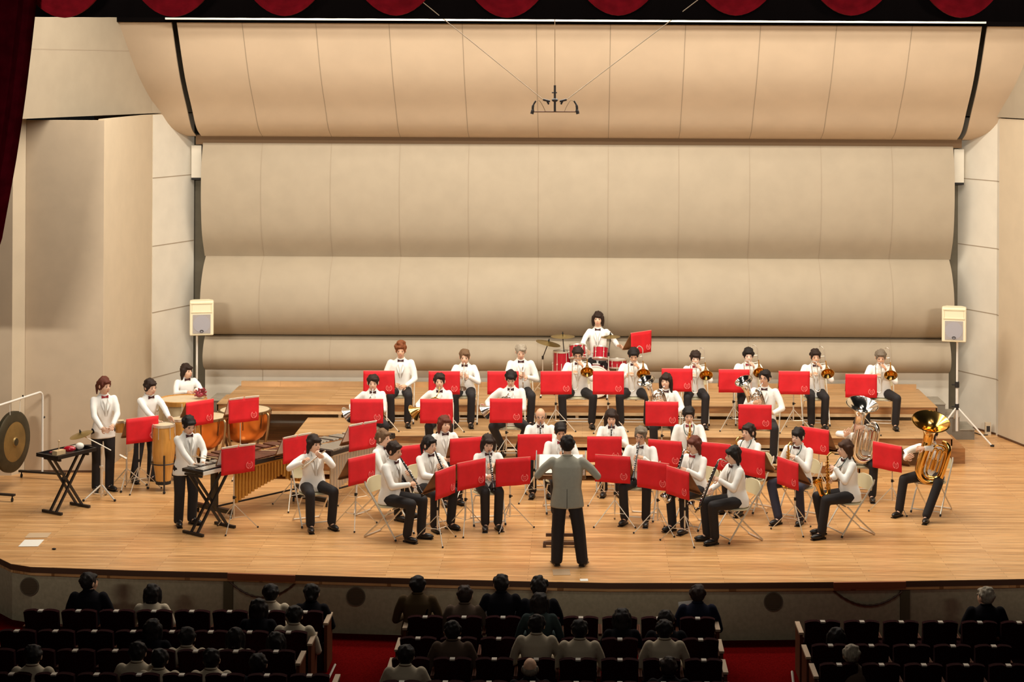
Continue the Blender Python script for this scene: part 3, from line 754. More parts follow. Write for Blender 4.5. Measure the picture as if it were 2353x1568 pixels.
def H_clarinet(al=.75, L=.60):
    def f(M, c):
        d = V(0, -math.cos(al), -math.sin(al)); g1 = M+d*.22; g2 = M+d*.40
        return {1: g1+V(.075, .06, -.03), -1: g2+V(-.07, .06, -.03), ('d', 1): V(-.75, -.5, .2), ('d', -1): V(.75, -.5, .2), ('n', 1): V(0, .7, -.6), ('n', -1): V(0, .7, -.6), ('e', 1): V(.9, .4, -1), ('e', -1): V(-.9, .4, -1)}
    return f
def bass_clarinet(P, M, desc):
    al = 1.12; d = V(0, -math.cos(al), -math.sin(al)); u = V(0, -math.sin(al), math.cos(al)); t = inst('bass_clarinet', desc, 'bass clarinet', P, M); o = M
    s = M+V(0, -.13, .0)
    a = A(); a.tube(spline([M, M+V(0, -.06, .035), M+V(0, -.115, .03), s+d*.04]), [.008]*6+[.010]*7+[.013]*6, 10); obj('neck', a, M_SILV, t, off=o)
    a = A(); a.tube([s+d*.03, s+d*.62], .0175, 12); obj('tube', a, M_BLACK, t, off=o)
    a = A()
    for k in range(12): a.ell(s+d*(.08+k*.045)+u*.02, (.012, .012, .005), nu=8, nv=5)
    for sx in (-1, 1): a.tube([s+d*.06+u*.016+V(sx*.012, 0, 0), s+d*.60+u*.016+V(sx*.012, 0, 0)], .0035, 5)
    obj('keywork', a, M_SILV, t, off=o)
    a = A(); e = s+d*.61; a.tube(spline([e, e+d*.05, e+d*.075-V(0, .05, 0), e+d*.04-V(0, .09, 0)]), [.016]*6+[.02]*6+[.026]*7, 12); bell(a, e+d*.05-V(0, .088, 0), V(0, -.35, .9), .025, .055, .09, p=1.8); obj('bell', a, M_SILV, t, off=o)
    return t
def H_bass(M, c):
    return {1: M+V(.075, -.15, -.22), -1: M+V(-.07, -.21, -.38), ('d', 1): V(-.8, -.5, .1), ('d', -1): V(.8, -.5, .1), ('n', 1): V(0, .7, -.5), ('n', -1): V(0, .7, -.5), ('e', 1): V(.8, .5, -1), ('e', -1): V(-.8, .5, -1)}
def sax(P, M, desc, sc=1.0, m=None):
    m = m or M_BRASS; t = inst('saxophone', desc, 'saxophone', P, M); o = M; s = sc
    a = A(); a.tube([M+V(0, .01, 0), M+V(0, -.06, .01)], [.007, .011], 8); obj('mouthpiece', a, M_BLACK, t, off=o)
    n0 = M+V(0, -.05, .01); n1 = n0+V(0, -.12*s, -.02*s)
    a = A(); a.tube(spline([n0, n0+V(0, -.06*s, .02), n1, n1+V(0, .0, -.05*s)]), [.009]*6+[.011]*6+[.013]*7, 10); obj('neck', a, m, t, off=o)
    b = n1+V(0, 0, -.04*s); e = b+V(-.02*s, .03*s, -.46*s)
    a = A(); a.tube([b, e], [.014*s, .030*s], 14); a.tube(spline([e, e+V(0, -.01, -.045*s), e+V(0, -.06*s, -.07*s), e+V(0, -.11*s, -.03*s)]), [.030*s]*6+[.036*s]*6+[.042*s]*7, 14); obj('body', a, m, t, off=o)
    a = A(); bell(a, e+V(0, -.11*s, -.03*s), V(.05, -.38, .95), .042*s, .068*s, .20*s, p=2.2); obj('bell', a, m, t, off=o)
    a = A()
    for k in range(9):
        q = b.lerp(e, .1+k*.1); a.ell(q+V(-.005, -.026*s, 0), (.014*s, .007, .014*s), nu=10, nv=5); a.ell(q+V(.026*s, -.004, .02), (.008, .010*s, .010*s), nu=8, nv=5)
    for k in (-1, 1): a.tube([b.lerp(e, .08)+V(k*.022*s, -.018, 0), b.lerp(e, .95)+V(k*.030*s, -.02, 0)], .0035, 5)
    obj('keywork', a, m, t, off=o)
    a = A(); a.tube(spline([M+V(0, .16, -.02), M+V(.075, .08, -.06), M+V(.06, -.02, -.16), b.lerp(e, .2)+V(0, .02, 0)]), .006, 6)
    a.tube(spline([M+V(0, .16, -.02), M+V(-.075, .08, -.06), M+V(-.06, -.02, -.16), b.lerp(e, .2)+V(0, .02, 0)]), .006, 6); obj('neck_strap', a, mat('dark green strap', (.02, .05, .035), .8), t, off=o)
    return t
def H_sax(sc=1.0):
    def f(M, c):
        b = M+V(0, -.17*sc, -.05*sc)
        return {1: b+V(.075, .07, -.12*sc), -1: b+V(-.085, .08, -.30*sc), ('d', 1): V(-.8, -.5, .1), ('d', -1): V(.8, -.5, .1), ('n', 1): V(0, .6, -.6), ('n', -1): V(0, .6, -.6), ('e', 1): V(.8, .4, -1), ('e', -1): V(-.8, .4, -1)}
    return f
def flute(P, M, desc):
    d = V(-.72, -.66, -.18).normalized(); t = inst('flute', desc, 'flute', P, M); o = M; s = M+V(.09, -.022, -.01)
    a = A(); a.tube([s, s+d*.66], .0095, 10); obj('tube', a, M_SILV, t, off=o)
    a = A()
    for k in range(14): a.ell(s+d*(.22+k*.028)+V(0, -.004, .010), (.008, .008, .004), nu=8, nv=5)
    obj('keywork', a, M_SILV, t, off=o)
    a = A(); a.ell(M+V(0, -.018, .0), (.012, .010, .005)); obj('lip_plate', a, M_SILV, t, off=o); return t
def H_flute(M, c):
    return {1: M+V(.01, -.19, -.06), -1: M+V(-.27, -.13, -.12), ('d', 1): V(-.85, .2, .45), ('d', -1): V(.2, -.65, .65), ('n', 1): V(0, .6, .5), ('n', -1): V(.3, .2, -1), ('e', 1): V(.9, -.1, -1), ('e', -1): V(-1, .3, -.6)}
def horn(P, M, desc, m=None):
    m = m or M_SILV; t = inst('french_horn', desc, 'horn', P, M, 'horns of the lowest riser'); o = M
    c = M+V(-.10, -.14, -.30); u = V(.9, -.15, .2).normalized(); w = V(.1, .15, 1).normalized()
    a = A(); a.tube(spline([M, M+V(-.01, -.08, -.07), M+V(-.05, -.13, -.13), c+w*.15, ]), [.006]*8+[.007]*11, 8)
    a.tube(arc(c, .15, 0, 2*PI, 28, u, w), .011, 8); a.tube(arc(c, .125, .4, 5.5, 24, u, w), .010, 8); a.tube(arc(c, .10, .2, 4.8, 20, u, w), .008, 8)
    a.tube(spline([c+u*.10, c-w*.05, c-u*.09-w*.02]), .009, 8); a.tube(spline([c+w*.10, c+u*.03, c-w*.10]), .009, 8); obj('tubing', a, m, t, off=o)
    a = A(); a.tube([c+w*.15+u*-.02, c-u*.13+w*.06], [.012, .02], 10); bell(a, c-u*.10+w*.05, V(-.85, .28, -.52), .024, .135, .26, p=2.8); obj('bell', a, m, t, off=o)
    for i in range(3):
        a = A(); q = c+u*(.02+.038*i)-w*.02+V(0, -.02, 0); a.tube([q, q+V(0, -.035, 0)], .018, 12); a.tube([q+V(0, -.03, .0), q+V(0, -.03, .06)], .004, 6); obj('valve', a, m, t, off=o)
    return t
def H_horn(M, c):
    return {1: M+V(.02, -.12, -.36), -1: M+V(-.30, -.02, -.42), ('d', 1): V(-.5, -.4, .6), ('d', -1): V(.3, -.5, .2), ('n', 1): V(-.5, .8, 0), ('n', -1): V(1, 0, 0), ('e', 1): V(.8, .4, -1), ('e', -1): V(-.8, .4, -.8)}
def lowbrass(name, P, o, desc, cat, sc, m, tilt, roll, pip, group=None, br=.25, btilt=0.0, yaw=0, wf=1.0):
    """euphonium or tuba: bell up. o = lowest point of the bow in the player's frame; pip = mouth"""
    t = inst(name, desc, cat, P, o, group); o = Vector(o)
    R = Matrix.Rotation(yaw, 3, 'Z') @ Matrix.Rotation(tilt, 3, 'X') @ Matrix.Rotation(roll, 3, 'Y')
    L = lambda x, y, z: R @ (V(x*wf, y, z)*sc)
    a = A(); a.tube(spline([L(-.13, 0, .66), L(-.135, 0, .30), L(-.12, 0, .13), L(-.05, 0, .045), L(.04, 0, .045), L(.115, 0, .12), L(.135, 0, .30), L(.135, 0, .56), L(.10, .02, .66), L(.04, .04, .67)]),
                    [sc*(.075-.00074*i) for i in range(55)], 16); obj('body', a, m, t)
    ax = (L(-.13, 0, .9)-L(-.13, 0, .6)).normalized(); ax = (Matrix.Rotation(btilt, 3, 'X') @ ax)
    a = A(); bell(a, L(-.13, 0, .64), ax, .077*sc, br*sc, .36*sc, n=36, p=3.2); obj('bell', a, m, t)
    a = A()
    for k in range(3):
        x = -.045+.055*k
        a.tube(spline([L(x, -.06, .22), L(x, -.07, .52), L(x+.02, -.075, .575), L(x+.045, -.07, .53), L(x+.045, -.06, .24)]), .012*sc, 8)
    a.tube(spline([L(-.07, -.05, .56), L(.0, -.06, .63), L(.09, -.05, .58), L(.10, -.05, .2), L(.03, -.06, .13), L(-.05, -.05, .18), L(-.06, -.03, .5)]), .016*sc, 8); obj('tubing', a, m, t)
    for k in range(4):
        a = A(); x = -.06+.04*k; a.tube([L(x, -.085, .24), L(x, -.085, .40)], .0165*sc, 12); a.tube([L(x, -.085, .40), L(x, -.085, .435)], .006*sc, 6); obj('valve', a, M_SILV if m is M_SILV else m, t)
    mp = Vector(pip)-o
    a = A(); a.tube(spline([mp, mp.lerp(L(.04, .02, .60), .5)+V(0, -.02, .01), L(.06, .0, .60)]), [.014*sc]+[.008*sc+.0003*i for i in range(12)], 8); obj('leadpipe', a, m, t)
    return t

# ------------------------------------------------------------------ the band
def band(px, top, Y, lvl, deg, desc, seated=True, **kw):
    chd = kw.pop('chair', None); instf = kw.pop('inst', None)
    p = at(px, top, Y); z = p.z-lvl
    lean = kw.get('lean', .04); fem = kw.get('fem', False); rz = math.radians(deg)
    off = Matrix.Rotation(rz, 3, 'Z') @ V(0, -lean-.02, 0)
    loc = V(p.x-off.x, p.y-off.y, lvl)
    if seated: kw['tk'] = (z-.53)/(1.352-.53)
    else: kw['k'] = z/1.722
    t, M, arms = person(desc, loc, rz, seated, **kw)
    if chd: q = loc+Matrix.Rotation(rz, 3, 'Z') @ V(0, .03, 0); chair(q, rz, 'beige folding chair '+chd)
    if instf: instf(t, M)
    return t, M
KS = dict(knee=.20)
# back row, on the middle riser
yb = 29.85
band(921, 787, yb, L2, 3, 'seated person with curly rust-brown hair, white jacket, hands resting in the lap, back row left', hair='curly', hc='rust', knee=.15, skin='b', hp=.1,
     hands=lambda M, c: {1: V(.10, -.27, .66), -1: V(-.12, -.26, .68), ('d', 1): V(-.8, -.4, -.2), ('d', -1): V(.8, -.4, -.1)}, chair='under the person with curly rust-brown hair in the back row')
def tr_lap(P, M):
    trumpet(P, V(-.10, -.22, .83), 'silver trumpet held on the lap of the curly-haired player in the back row', 1.25)
band(1068, 805, yb, L2, 0, 'seated person with light brown hair blowing a trumpet pointed down, back row', hair='part', hc='light', fem=True, hp=.15, hands=H_trumpet(.75), knee=.14,
     chair='under the light-brown-haired trumpeter in the back row', inst=lambda P, M: trumpet(P, M, 'brass trumpet played by the light-brown-haired person in the back row', .75, M_STEEL))
band(1197, 790, yb, L2, 6, 'seated grey-haired man looking down at the trumpet in his hands, back row', hair='part', hc='silver', hp=.35, knee=.16, lean=.08,
     hands=lambda M, c: {1: V(.10, -.25, .80), -1: V(-.07, -.28, .86), ('d', 1): V(-.8, -.4, .2), ('d', -1): V(.7, -.5, .1)}, chair='under the grey-haired man in the back row',
     inst=lambda P, M: trumpet(P, V(.02, -.30, .98), 'silver trumpet held upright by the grey-haired man in the back row', 1.35))
for px, top, deg, fem, hair, hc, sk, desc, sh, hp, kn, gl, bw in (
    (1328, 797, 0, False, 'short', 'dark', 'b', 'seated man with greying dark hair playing trombone just in front of the drum kit', 'dark-haired trombonist in front of the drum kit', .28, .26, True, 'd'),
    (1456, 800, 0, False, 'short', 'black', 'b', 'seated black-haired man bent over his trombone, head tilted down, second trombonist from the left', 'man with his head tilted down, second trombonist', .42, .24, False, 'd'),
    (1598, 808, 0, True, 'fringe', 'dark', 'c', 'seated woman with a dark fringe playing trombone in the back row', 'woman trombonist with a dark fringe', .1, .15, False, 'r'),
    (1720, 800, 0, False, 'short', 'black', 'c', 'seated person with black hair playing trombone behind the euphonium player with glasses', 'trombonist behind the euphonium player with glasses', .15, .15, False, 'r'),
    (1874, 803, 0, False, 'short', 'dark', 'b', 'seated dark-haired person playing trombone, knees together, second from the right in the back row', 'trombonist second from the right', .12, .12, False, 'd'),
    (2024, 805, -8, False, 'short', 'grey', 'b', 'seated older man with thinning grey hair playing trombone, right end of the back row', 'older man at the right end of the back row', .25, .26, False, None)):
    band(px, top, yb, L2, deg, desc, hair=hair, hc=hc, skin=sk, fem=fem, hp=hp, knee=kn, glasses=gl, bow=bw, hands=H_trombone(), chair='under the '+sh,
         inst=lambda P, M, sh=sh: trombone(P, M, 'brass trombone of the '+sh))
# drummer
band(1374, 713, 31.62, L3, -4, 'woman with bobbed hair drumming behind the red drum kit', hair='bob', hc='dark', fem=True, hp=.05,
     hands=lambda M, c: {1: V(.36, -.18, .84), -1: V(-.18, -.38, .78), ('d', 1): V(.8, -.5, .1), ('d', -1): V(.3, -.9, -.2), ('e', 1): V(.7, .2, -1), ('e', -1): V(-1, .2, -.6)})
# lowest riser
yh = 28.42
band(857, 862, yh, L1, 6, 'seated person with parted dark hair blowing a silver horn, left end of the lowest riser', hair='part', hc='dark', fem=True, hands=H_horn, knee=.2, hp=.15, feet={-1: (-.13, -.2, .085), 1: (.13, -.2, .085)},
     chair='under the leftmost horn player', inst=lambda P, M: horn(P, M, 'silver horn of the leftmost horn player'))
band(1010, 858, yh, L1, 4, 'seated woman with tied-back dark hair blowing a horn, middle horn player', hair='part', hc='dark', fem=True, hands=H_horn, knee=.16, hp=.05, feet={-1: (-.13, -.2, .085), 1: (.13, -.2, .085)},
     chair='under the middle horn player', inst=lambda P, M: horn(P, M, 'brass horn of the middle horn player', M_BRASS))
band(1174, 850, yh, L1, 0, 'seated man with tousled black hair looking down over a silver horn, rightmost horn player', hair='fringe', hc='black', hp=.42, hands=H_horn, knee=.27, feet={-1: (-.11, -.12, .085), 1: (.13, -.14, .085)},
     chair='under the rightmost horn player', inst=lambda P, M: horn(P, M, 'silver horn of the rightmost horn player'))
def eu(desc, yaw=0): return lambda P, M: lowbrass('euphonium', P, (-.02, -.22, .60), desc, 'euphonium', .72, M_SILV, .10, -.26, M, 'euphoniums', br=.20, btilt=.35)
def H_eu(M, c): return {1: V(.16, -.30, .74), -1: V(-.14, -.36, .90), ('d', 1): V(-.7, -.3, .3), ('d', -1): V(.7, -.2, .2), ('n', 1): V(-.5, .8, 0), ('n', -1): V(.3, .9, 0), ('e', 1): V(.8, .3, -1), ('e', -1): V(-.8, .2, -1)}
band(1530, 857, yh, L1, -6, 'seated woman with long dark hair behind a silver euphonium', hair='long', hc='dark', fem=True, hands=H_eu, knee=.17, hy=-.15, chair='under the long-haired euphonium player',
     inst=eu('silver euphonium of the long-haired woman, bell beside her forehead'))
band(1757, 848, yh, L1, -12, 'seated man with dark hair and glasses playing a silver euphonium', hair='part', hc='black', glasses=True, skin='b', hands=H_eu, knee=.2, hy=-.2, chair='under the euphonium player with glasses',
     inst=eu('silver euphonium of the man with glasses'))
# woodwind rows on the stage floor
cl = lambda sh, al=.8: (lambda P, M: clarinet(P, M, 'black clarinet of the '+sh, al))
band(1022, 957, 26.5, 0, 22, 'seated woman with auburn bobbed hair smiling to the right, third row', hair='bob', hc='auburn', fem=True, hy=.15, chair='under the smiling auburn-haired woman',
     hands=lambda M, c: {1: V(.12, -.3, .64), -1: V(-.1, -.3, .66), ('d', 1): V(-.8, -.4, 0), ('d', -1): V(.8, -.4, 0)}, knee=.12)
band(882, 988, 25.5, 0, 62, 'seated person with light brown tied hair in profile, just behind the bald-browed clarinettist', hair='bun', hc='light', fem=True, hands=H_clarinet(.9), hp=.1, chair='under the light-haired player in profile on the left',
     inst=cl('light-haired player in profile on the left', .9))
band(1242, 938, 27.0, 0, 2, 'seated bald older man with glasses playing clarinet in the row before the risers', hair='sides', hc='grey', skin='b', glasses=True, hands=H_clarinet(.9), hp=.1, chair='under the bald man with glasses',
     inst=cl('bald man with glasses', .9))
band(1405, 943, 27.1, 0, 0, 'seated woman with straight dark shoulder-length hair playing clarinet, just right of the conductor', hair='long', hc='dark', fem=True, hands=H_clarinet(.9), hp=.15, chair='under the long-haired clarinettist in the centre',
     inst=cl('long-haired woman in the centre', .9))
band(1583, 935, 27.0, 0, 0, 'seated young black-haired man with maroon bow tie and saxophone in front of the euphoniums', hair='short', hc='black', hp=.22, bow='r', hands=H_sax(1.2), chair='under the black-haired saxophonist in front of the euphoniums',
     inst=lambda P, M: sax(P, M, 'tenor saxophone of the black-haired man in front of the euphoniums', 1.25))
band(1719, 974, 25.95, 0, -42, 'seated woman with a high ponytail playing saxophone, facing left, in front of the risers', hair='tail', hc='dark', fem=True, hp=.05, bow=None, hands=H_sax(1), chair='under the ponytailed saxophonist',
     inst=lambda P, M: sax(P, M, 'gold saxophone of the ponytailed woman'))
band(988, 1003, 25.0, 0, 38, 'seated woman with a black ponytail playing clarinet behind the two overlapping banners', hair='tail', hc='black', fem=True, hp=.12, hy=.2, hands=H_clarinet(.8), knee=.15, chair='under the ponytailed clarinettist',
     inst=cl('woman with the black ponytail'))
band(1122, 1000, 25.1, 0, 12, 'seated woman with dark bobbed hair and fringe playing clarinet, left of the conductor', hair='bob', hc='dark', fem=True, hp=.25, hands=H_clarinet(.75), knee=.10, chair='under the bob-haired clarinettist left of the conductor',
     inst=cl('bob-haired woman left of the conductor'))
band(1288, 972, 25.8, 0, 10, 'seated man with slicked black hair and red bow tie, partly hidden behind the conductor', hair='short', hc='black', skin='b', hp=.3, bow='r', hands=H_clarinet(.8), knee=.14, chair='under the man partly hidden behind the conductor',
     inst=lambda P, M: clarinet(P, M, 'black oboe of the man partly hidden behind the conductor', .85, .56, 'oboe'))
band(1472, 980, 25.4, 0, -14, 'seated grey-haired man with glasses playing clarinet, right of the conductor', hair='part', hc='grey', skin='b', glasses=True, hp=.12, hands=H_clarinet(.85), knee=.17, chair='under the grey-haired man right of the conductor',
     inst=cl('grey-haired man with glasses right of the conductor'))
band(1594, 1003, 24.95, 0, -42, 'seated woman with auburn bobbed hair playing bass clarinet, facing left, behind two banners', hair='bob', hc='auburn', fem=True, hp=.1, bow='r', hands=H_bass, knee=.12, chair='under the auburn-haired bass clarinettist',
     inst=lambda P, M: bass_clarinet(P, M, 'bass clarinet of the auburn-haired woman facing left'))
band(1833, 983, 25.5, 0, -35, 'seated young man with a black bowl haircut playing alto saxophone, navy trousers', hair='fringe', hc='black', skin='c', hp=.1, hands=H_sax(1), knee=.22, tm=M_TRON, chair='under the saxophonist with the bowl haircut',
     inst=lambda P, M: sax(P, M, 'alto saxophone of the young man with the bowl haircut'), feet={-1: (-.06, -.52, .085), 1: (.20, -.34, .085)})
# tubas
band(1976, 962, 26.9, 0, -14, 'seated tuba player almost hidden behind a silver tuba', hair='short', hc='dark', hp=.0, knee=.24,
     hands=lambda M, c: {1: V(.10, -.50, 1.12), -1: V(-.18, -.50, .98), ('d', 1): V(-.9, -.2, 0), ('d', -1): V(.5, -.2, .6), ('n', 1): V(0, .7, -.7), ('n', -1): V(0, 1, 0), ('e', 1): V(1, -.1, .3), ('e', -1): V(-1, 0, .1)},
     chair='under the player of the silver tuba', inst=lambda P, M: lowbrass('tuba', P, (.06, -.36, .56), 'silver tuba, its bell raised towards the right end of the risers', 'tuba', .90, M_SILV, .04, .16, M, None, br=.27, btilt=.30, yaw=.2, wf=1.2))
band(2138, 985, 25.85, 0, -32, 'seated player hidden behind a gold tuba at the right edge of the band', hair='short', hc='dark', hp=.0, knee=.26, feet={-1: (-.30, -.50, .085), 1: (.16, -.62, .085)},
     hands=lambda M, c: {1: V(.08, -.50, 1.02), -1: V(-.20, -.50, .84), ('d', 1): V(-.9, -.2, 0), ('d', -1): V(.6, -.2, .4), ('n', 1): V(0, .7, -.7), ('n', -1): V(0, 1, 0), ('e', 1): V(1, 0, .3), ('e', -1): V(-1, .1, -.1)},
     chair='under the player of the gold tuba', inst=lambda P, M: lowbrass('tuba', P, (.07, -.37, .50), 'gold tuba at the right edge of the band', 'tuba', .93, M_BRASS, .05, .27, M, None, br=.29, btilt=.42, yaw=.45, wf=1.3))
# front row
band(722, 1000, 25.0, 0, 26, 'seated woman with shoulder-length brown hair playing flute at the left of the front row', hair='bob', hc='dark', fem=True, hp=.12, hy=.35, hands=H_flute, knee=.17, bow=None,
     chair='under the flutist at the left', inst=lambda P, M: flute(P, M, 'silver flute of the woman at the left of the front row'))
band(907, 1014, 24.35, 0, 62, 'seated man with short dark receding hair playing clarinet, facing right, in the front row', hair='short', hc='dark', skin='b', hp=.2, hands=H_clarinet(.85), knee=.14, chair='under the man facing right in the front row',
     inst=cl('man facing right in the front row', .9), feet={-1: (-.12, -.36, .085), 1: (.13, -.42, .085)})
band(1684, 1025, 24.3, 0, -66, 'seated woman with straight dark hair playing bass clarinet, facing left, in the front row', hair='bob', hc='black', fem=True, hp=.15, hands=H_bass, knee=.12, chair='under the woman facing left in the front row',
     inst=lambda P, M: bass_clarinet(P, M, 'bass clarinet of the dark-haired woman facing left in the front row'))
band(1942, 1010, 24.65, 0, -68, 'seated woman with shoulder-length brown hair playing alto saxophone, rightmost in the front row', hair='bob', hc='brown', fem=True, hp=.05, hands=H_sax(.98), knee=.12, chair='under the woman with the gold saxophone',
     inst=lambda P, M: sax(P, M, 'gold alto saxophone of the rightmost woman in the front row', .98), feet={-1: (-.10, -.36, .085), 1: (.12, -.50, .085)})
# percussion players
band(240, 865, 26.9, 0, 30, 'standing woman with a brown ponytail and red bow tie playing bongos at the left', False, hair='tail', hc='auburn', fem=True, hp=.2, hy=.45, bow='r',
     hands=lambda M, c: {1: V(.06, -.32, 1.04), -1: V(-.10, -.30, 1.0), ('d', 1): V(-.3, -.9, -.1), ('d', -1): V(.4, -.9, -.1), ('e', 1): V(1, .5, -.4), ('e', -1): V(-1, .5, -.5)})
band(346, 871, 27.5, 0, 48, 'standing woman with dark tied hair and white shirt playing the congas', False, hair='bun', hc='dark', fem=True, hp=.2, cloth='shirt', lean=.1,
     hands=lambda M, c: {1: V(.10, -.50, 1.0), -1: V(-.05, -.42, .96), ('d', 1): V(0, -1, -.1), ('d', -1): V(.1, -.9, -.2), ('e', 1): V(1, .3, -.5), ('e', -1): V(-1, .3, -.6), 'curl': .3}, feet={-1: (-.16, .06, .085), 1: (.08, -.04, .085)})
band(429, 838, 29.9, 0, 38, 'woman with dark bobbed hair holding a red bundle behind the bass drum', False, hair='bob', hc='dark', fem=True, cloth='shirt', hy=.3,
     hands=lambda M, c: {1: V(.05, -.30, 1.02), -1: V(-.10, -.28, 1.0), ('d', 1): V(-.3, -.9, -.1), ('d', -1): V(.4, -.9, -.1), ('e', 1): V(1, .4, -.5), ('e', -1): V(-1, .5, -.5)})
band(434, 957, 24.9, 0, 36, 'standing woman with a dark bun playing the glockenspiel with mallets', False, hair='bun', hc='black', fem=True, hp=.45, lean=.08,
     hands=lambda M, c: {1: V(.12, -.30, .90), -1: V(.0, -.30, .86), ('d', 1): V(0, -1, -.1), ('d', -1): V(.2, -.9, -.2), ('e', 1): V(1, .4, -.6), ('e', -1): V(-1, .5, -.5)})
# conductor, seen from behind
band(1304, 999, 23.08, 0, 180, 'conductor standing with his back to the hall in a grey jacket, both arms raised', False, hair='short', hc='black', skin='b', hp=.1, lean=.06, long_=.02, jm=M_SUIT, bow=None, shoe=True, wide=.022,
     hands=lambda M, c: {1: V(.30, -.32, 1.20), -1: V(-.34, -.30, 1.17), ('d', 1): V(-.2, -.9, .2), ('d', -1): V(.2, -.9, .2), ('e', 1): V(1, .3, -1.1), ('e', -1): V(-1, .3, -1.1)},
     feet={-1: (-.20, .0, .085), 1: (.13, -.02, .085)})

# ------------------------------------------------------------------ the red-bannered music stands
SD = [
 (327, 960, 36, 0, 'in front of the bongo player', 0), (459, 922, 46, 0, 'beside the congas, above the head of the glockenspiel player', 0),
 (560, 915, 35, 0, 'in front of the right kettledrum', 1), (547, 1026, 37, 0, 'over the glockenspiel', 1), (682, 1002, 47, 0, 'between the xylophone and the flutist', 1),
 (833, 974, 46, 0, 'over the vibraphone', 1), (831, 1049, 50, 0, 'in front of the flutist', 0),
 (871, 853, 0, L2, 'of the curly-haired player in the back row', 0), (1021, 854, 0, L2, 'of the light-brown-haired trumpeter', 0), (1156, 854, 0, L2, 'half hidden behind the rightmost horn player', 0),
 (1278, 854, 3, L2, 'left of the trombonist in front of the drum kit', 0), (1398, 854, 0, L2, 'between the first and second trombonists', 0), (1556, 848, 0, L2, 'left of the woman trombonist', 0),
 (1687, 850, 0, L2, 'left of the trombonist behind the euphonium player', 0), (1825, 854, -2, L2, 'left of the second trombonist from the right', 0), (1979, 861, -5, L2, 'of the older trombonist at the right end', 0),
 (843, 918, 0, L1, 'of the leftmost horn player', 0), (1003, 918, 0, L1, 'of the middle horn player', 0), (1163, 917, 0, L1, 'of the rightmost horn player', 0),
 (1521, 924, -3, L1, 'of the long-haired euphonium player', 0), (1735, 931, -4, L1, 'of the euphonium player with glasses', 0),
 (948, 1024, 30, 0, 'behind the ponytailed clarinettist', 0), (1072, 1007, 22, 0, 'of the smiling auburn-haired woman', 0), (1023, 1078, 62, 0, 'nearest the man facing right in the front row', 0),
 (1083, 1060, 44, 0, 'of the ponytailed clarinettist, second in the left front group', 0), (1179, 1054, 21, 0, 'left of the conductor', 0),
 (1229, 999, 5, 0, 'of the bald man with glasses', 0), (1389, 1004, 0, 0, 'of the long-haired clarinettist in the centre', 0),
 (1408, 1048, -16, 0, 'right of the conductor', 0), (1501, 1062, -34, 0, 'of the grey-haired man right of the conductor, behind the angled one', 0), (1558, 1079, -56, 0, 'sharply angled, nearest the woman facing left in the front row', 0),
 (1528, 1013, -20, 0, 'left of the auburn-haired bass clarinettist', 0), (1640, 1019, -22, 0, 'behind the auburn-haired bass clarinettist', 0), (1727, 1034, -46, 0, 'of the ponytailed saxophonist', 0),
 (1811, 1058, -62, 0, 'of the saxophonist with the bowl haircut', 0), (1872, 985, -40, 0, 'behind the saxophonist with the bowl haircut', 0), (2039, 1021, -46, 0, 'between the two tubas', 0)]
HS = {327: 1.12, 459: 1.2, 560: 1.25, 547: 1.18, 682: 1.06, 833: 1.26}
for px, py, deg, lv, wh, sh in SD: stand(px, py, deg, lv, 'red-bannered music stand '+wh, HS.get(px, 1.0), sheet=('stand '+wh) if sh else False)
stand(1473, 763, 44, L3, 'red-bannered music stand beside the drum kit, highest of all', 1.15)
# ------------------------------------------------------------------ conductor's stand
p = on(1287, 1262, 0)
t = thing('conductor_stand', 'large wooden conductor stand in front of the conductor', 'music stand', (p.x, p.y, 0))
zb = .93; a = A(); R = Matrix.Rotation(math.radians(-62), 3, 'X')
a.box((0.0, .45, 1.02), (.66, .012, .42), R); obj('desk', a, M_DESK, t, False)
a = A(); a.box((0, .25, .90), (.66, .04, .05)); obj('ledge', a, M_DESK, t, False)
for s in (-1, 1):
    a = A(); a.box((s*.335, .43, 1.03), (.012, .40, .16), Matrix.Rotation(math.radians(27), 3, 'X')); obj('side_flap', a, mat('grey flap', (.25, .26, .24), .6), t, False)
a = A(); a.b2(-.03, .03, .42, .48, .06, .98); obj('pole', a, M_DESK, t, False)
a = A(); a.b2(-.20, .20, .43, .47, 0.05, .09); a.b2(-.03, .03, .10, .75, .05, .09); a.b2(-.22, .22, .08, .13, .03, .07)
for s in (-1, 1): a.b2(s*.19, s*.23, .06, .15, 0, .06)
a.b2(-.05, .05, .70, .78, 0, .06); obj('base', a, M_LIP, t, False)
s = thing('score', 'open white score on the conductor stand', 'sheet music', (p.x, p.y, 0))
for q in (-1, 1):
    a = A(); a.box((q*.15, .445, 1.035), (.29, .012, .38), R @ Matrix.Rotation(0, 3, 'Y')); obj('page', a, M_PAPER, s, False)

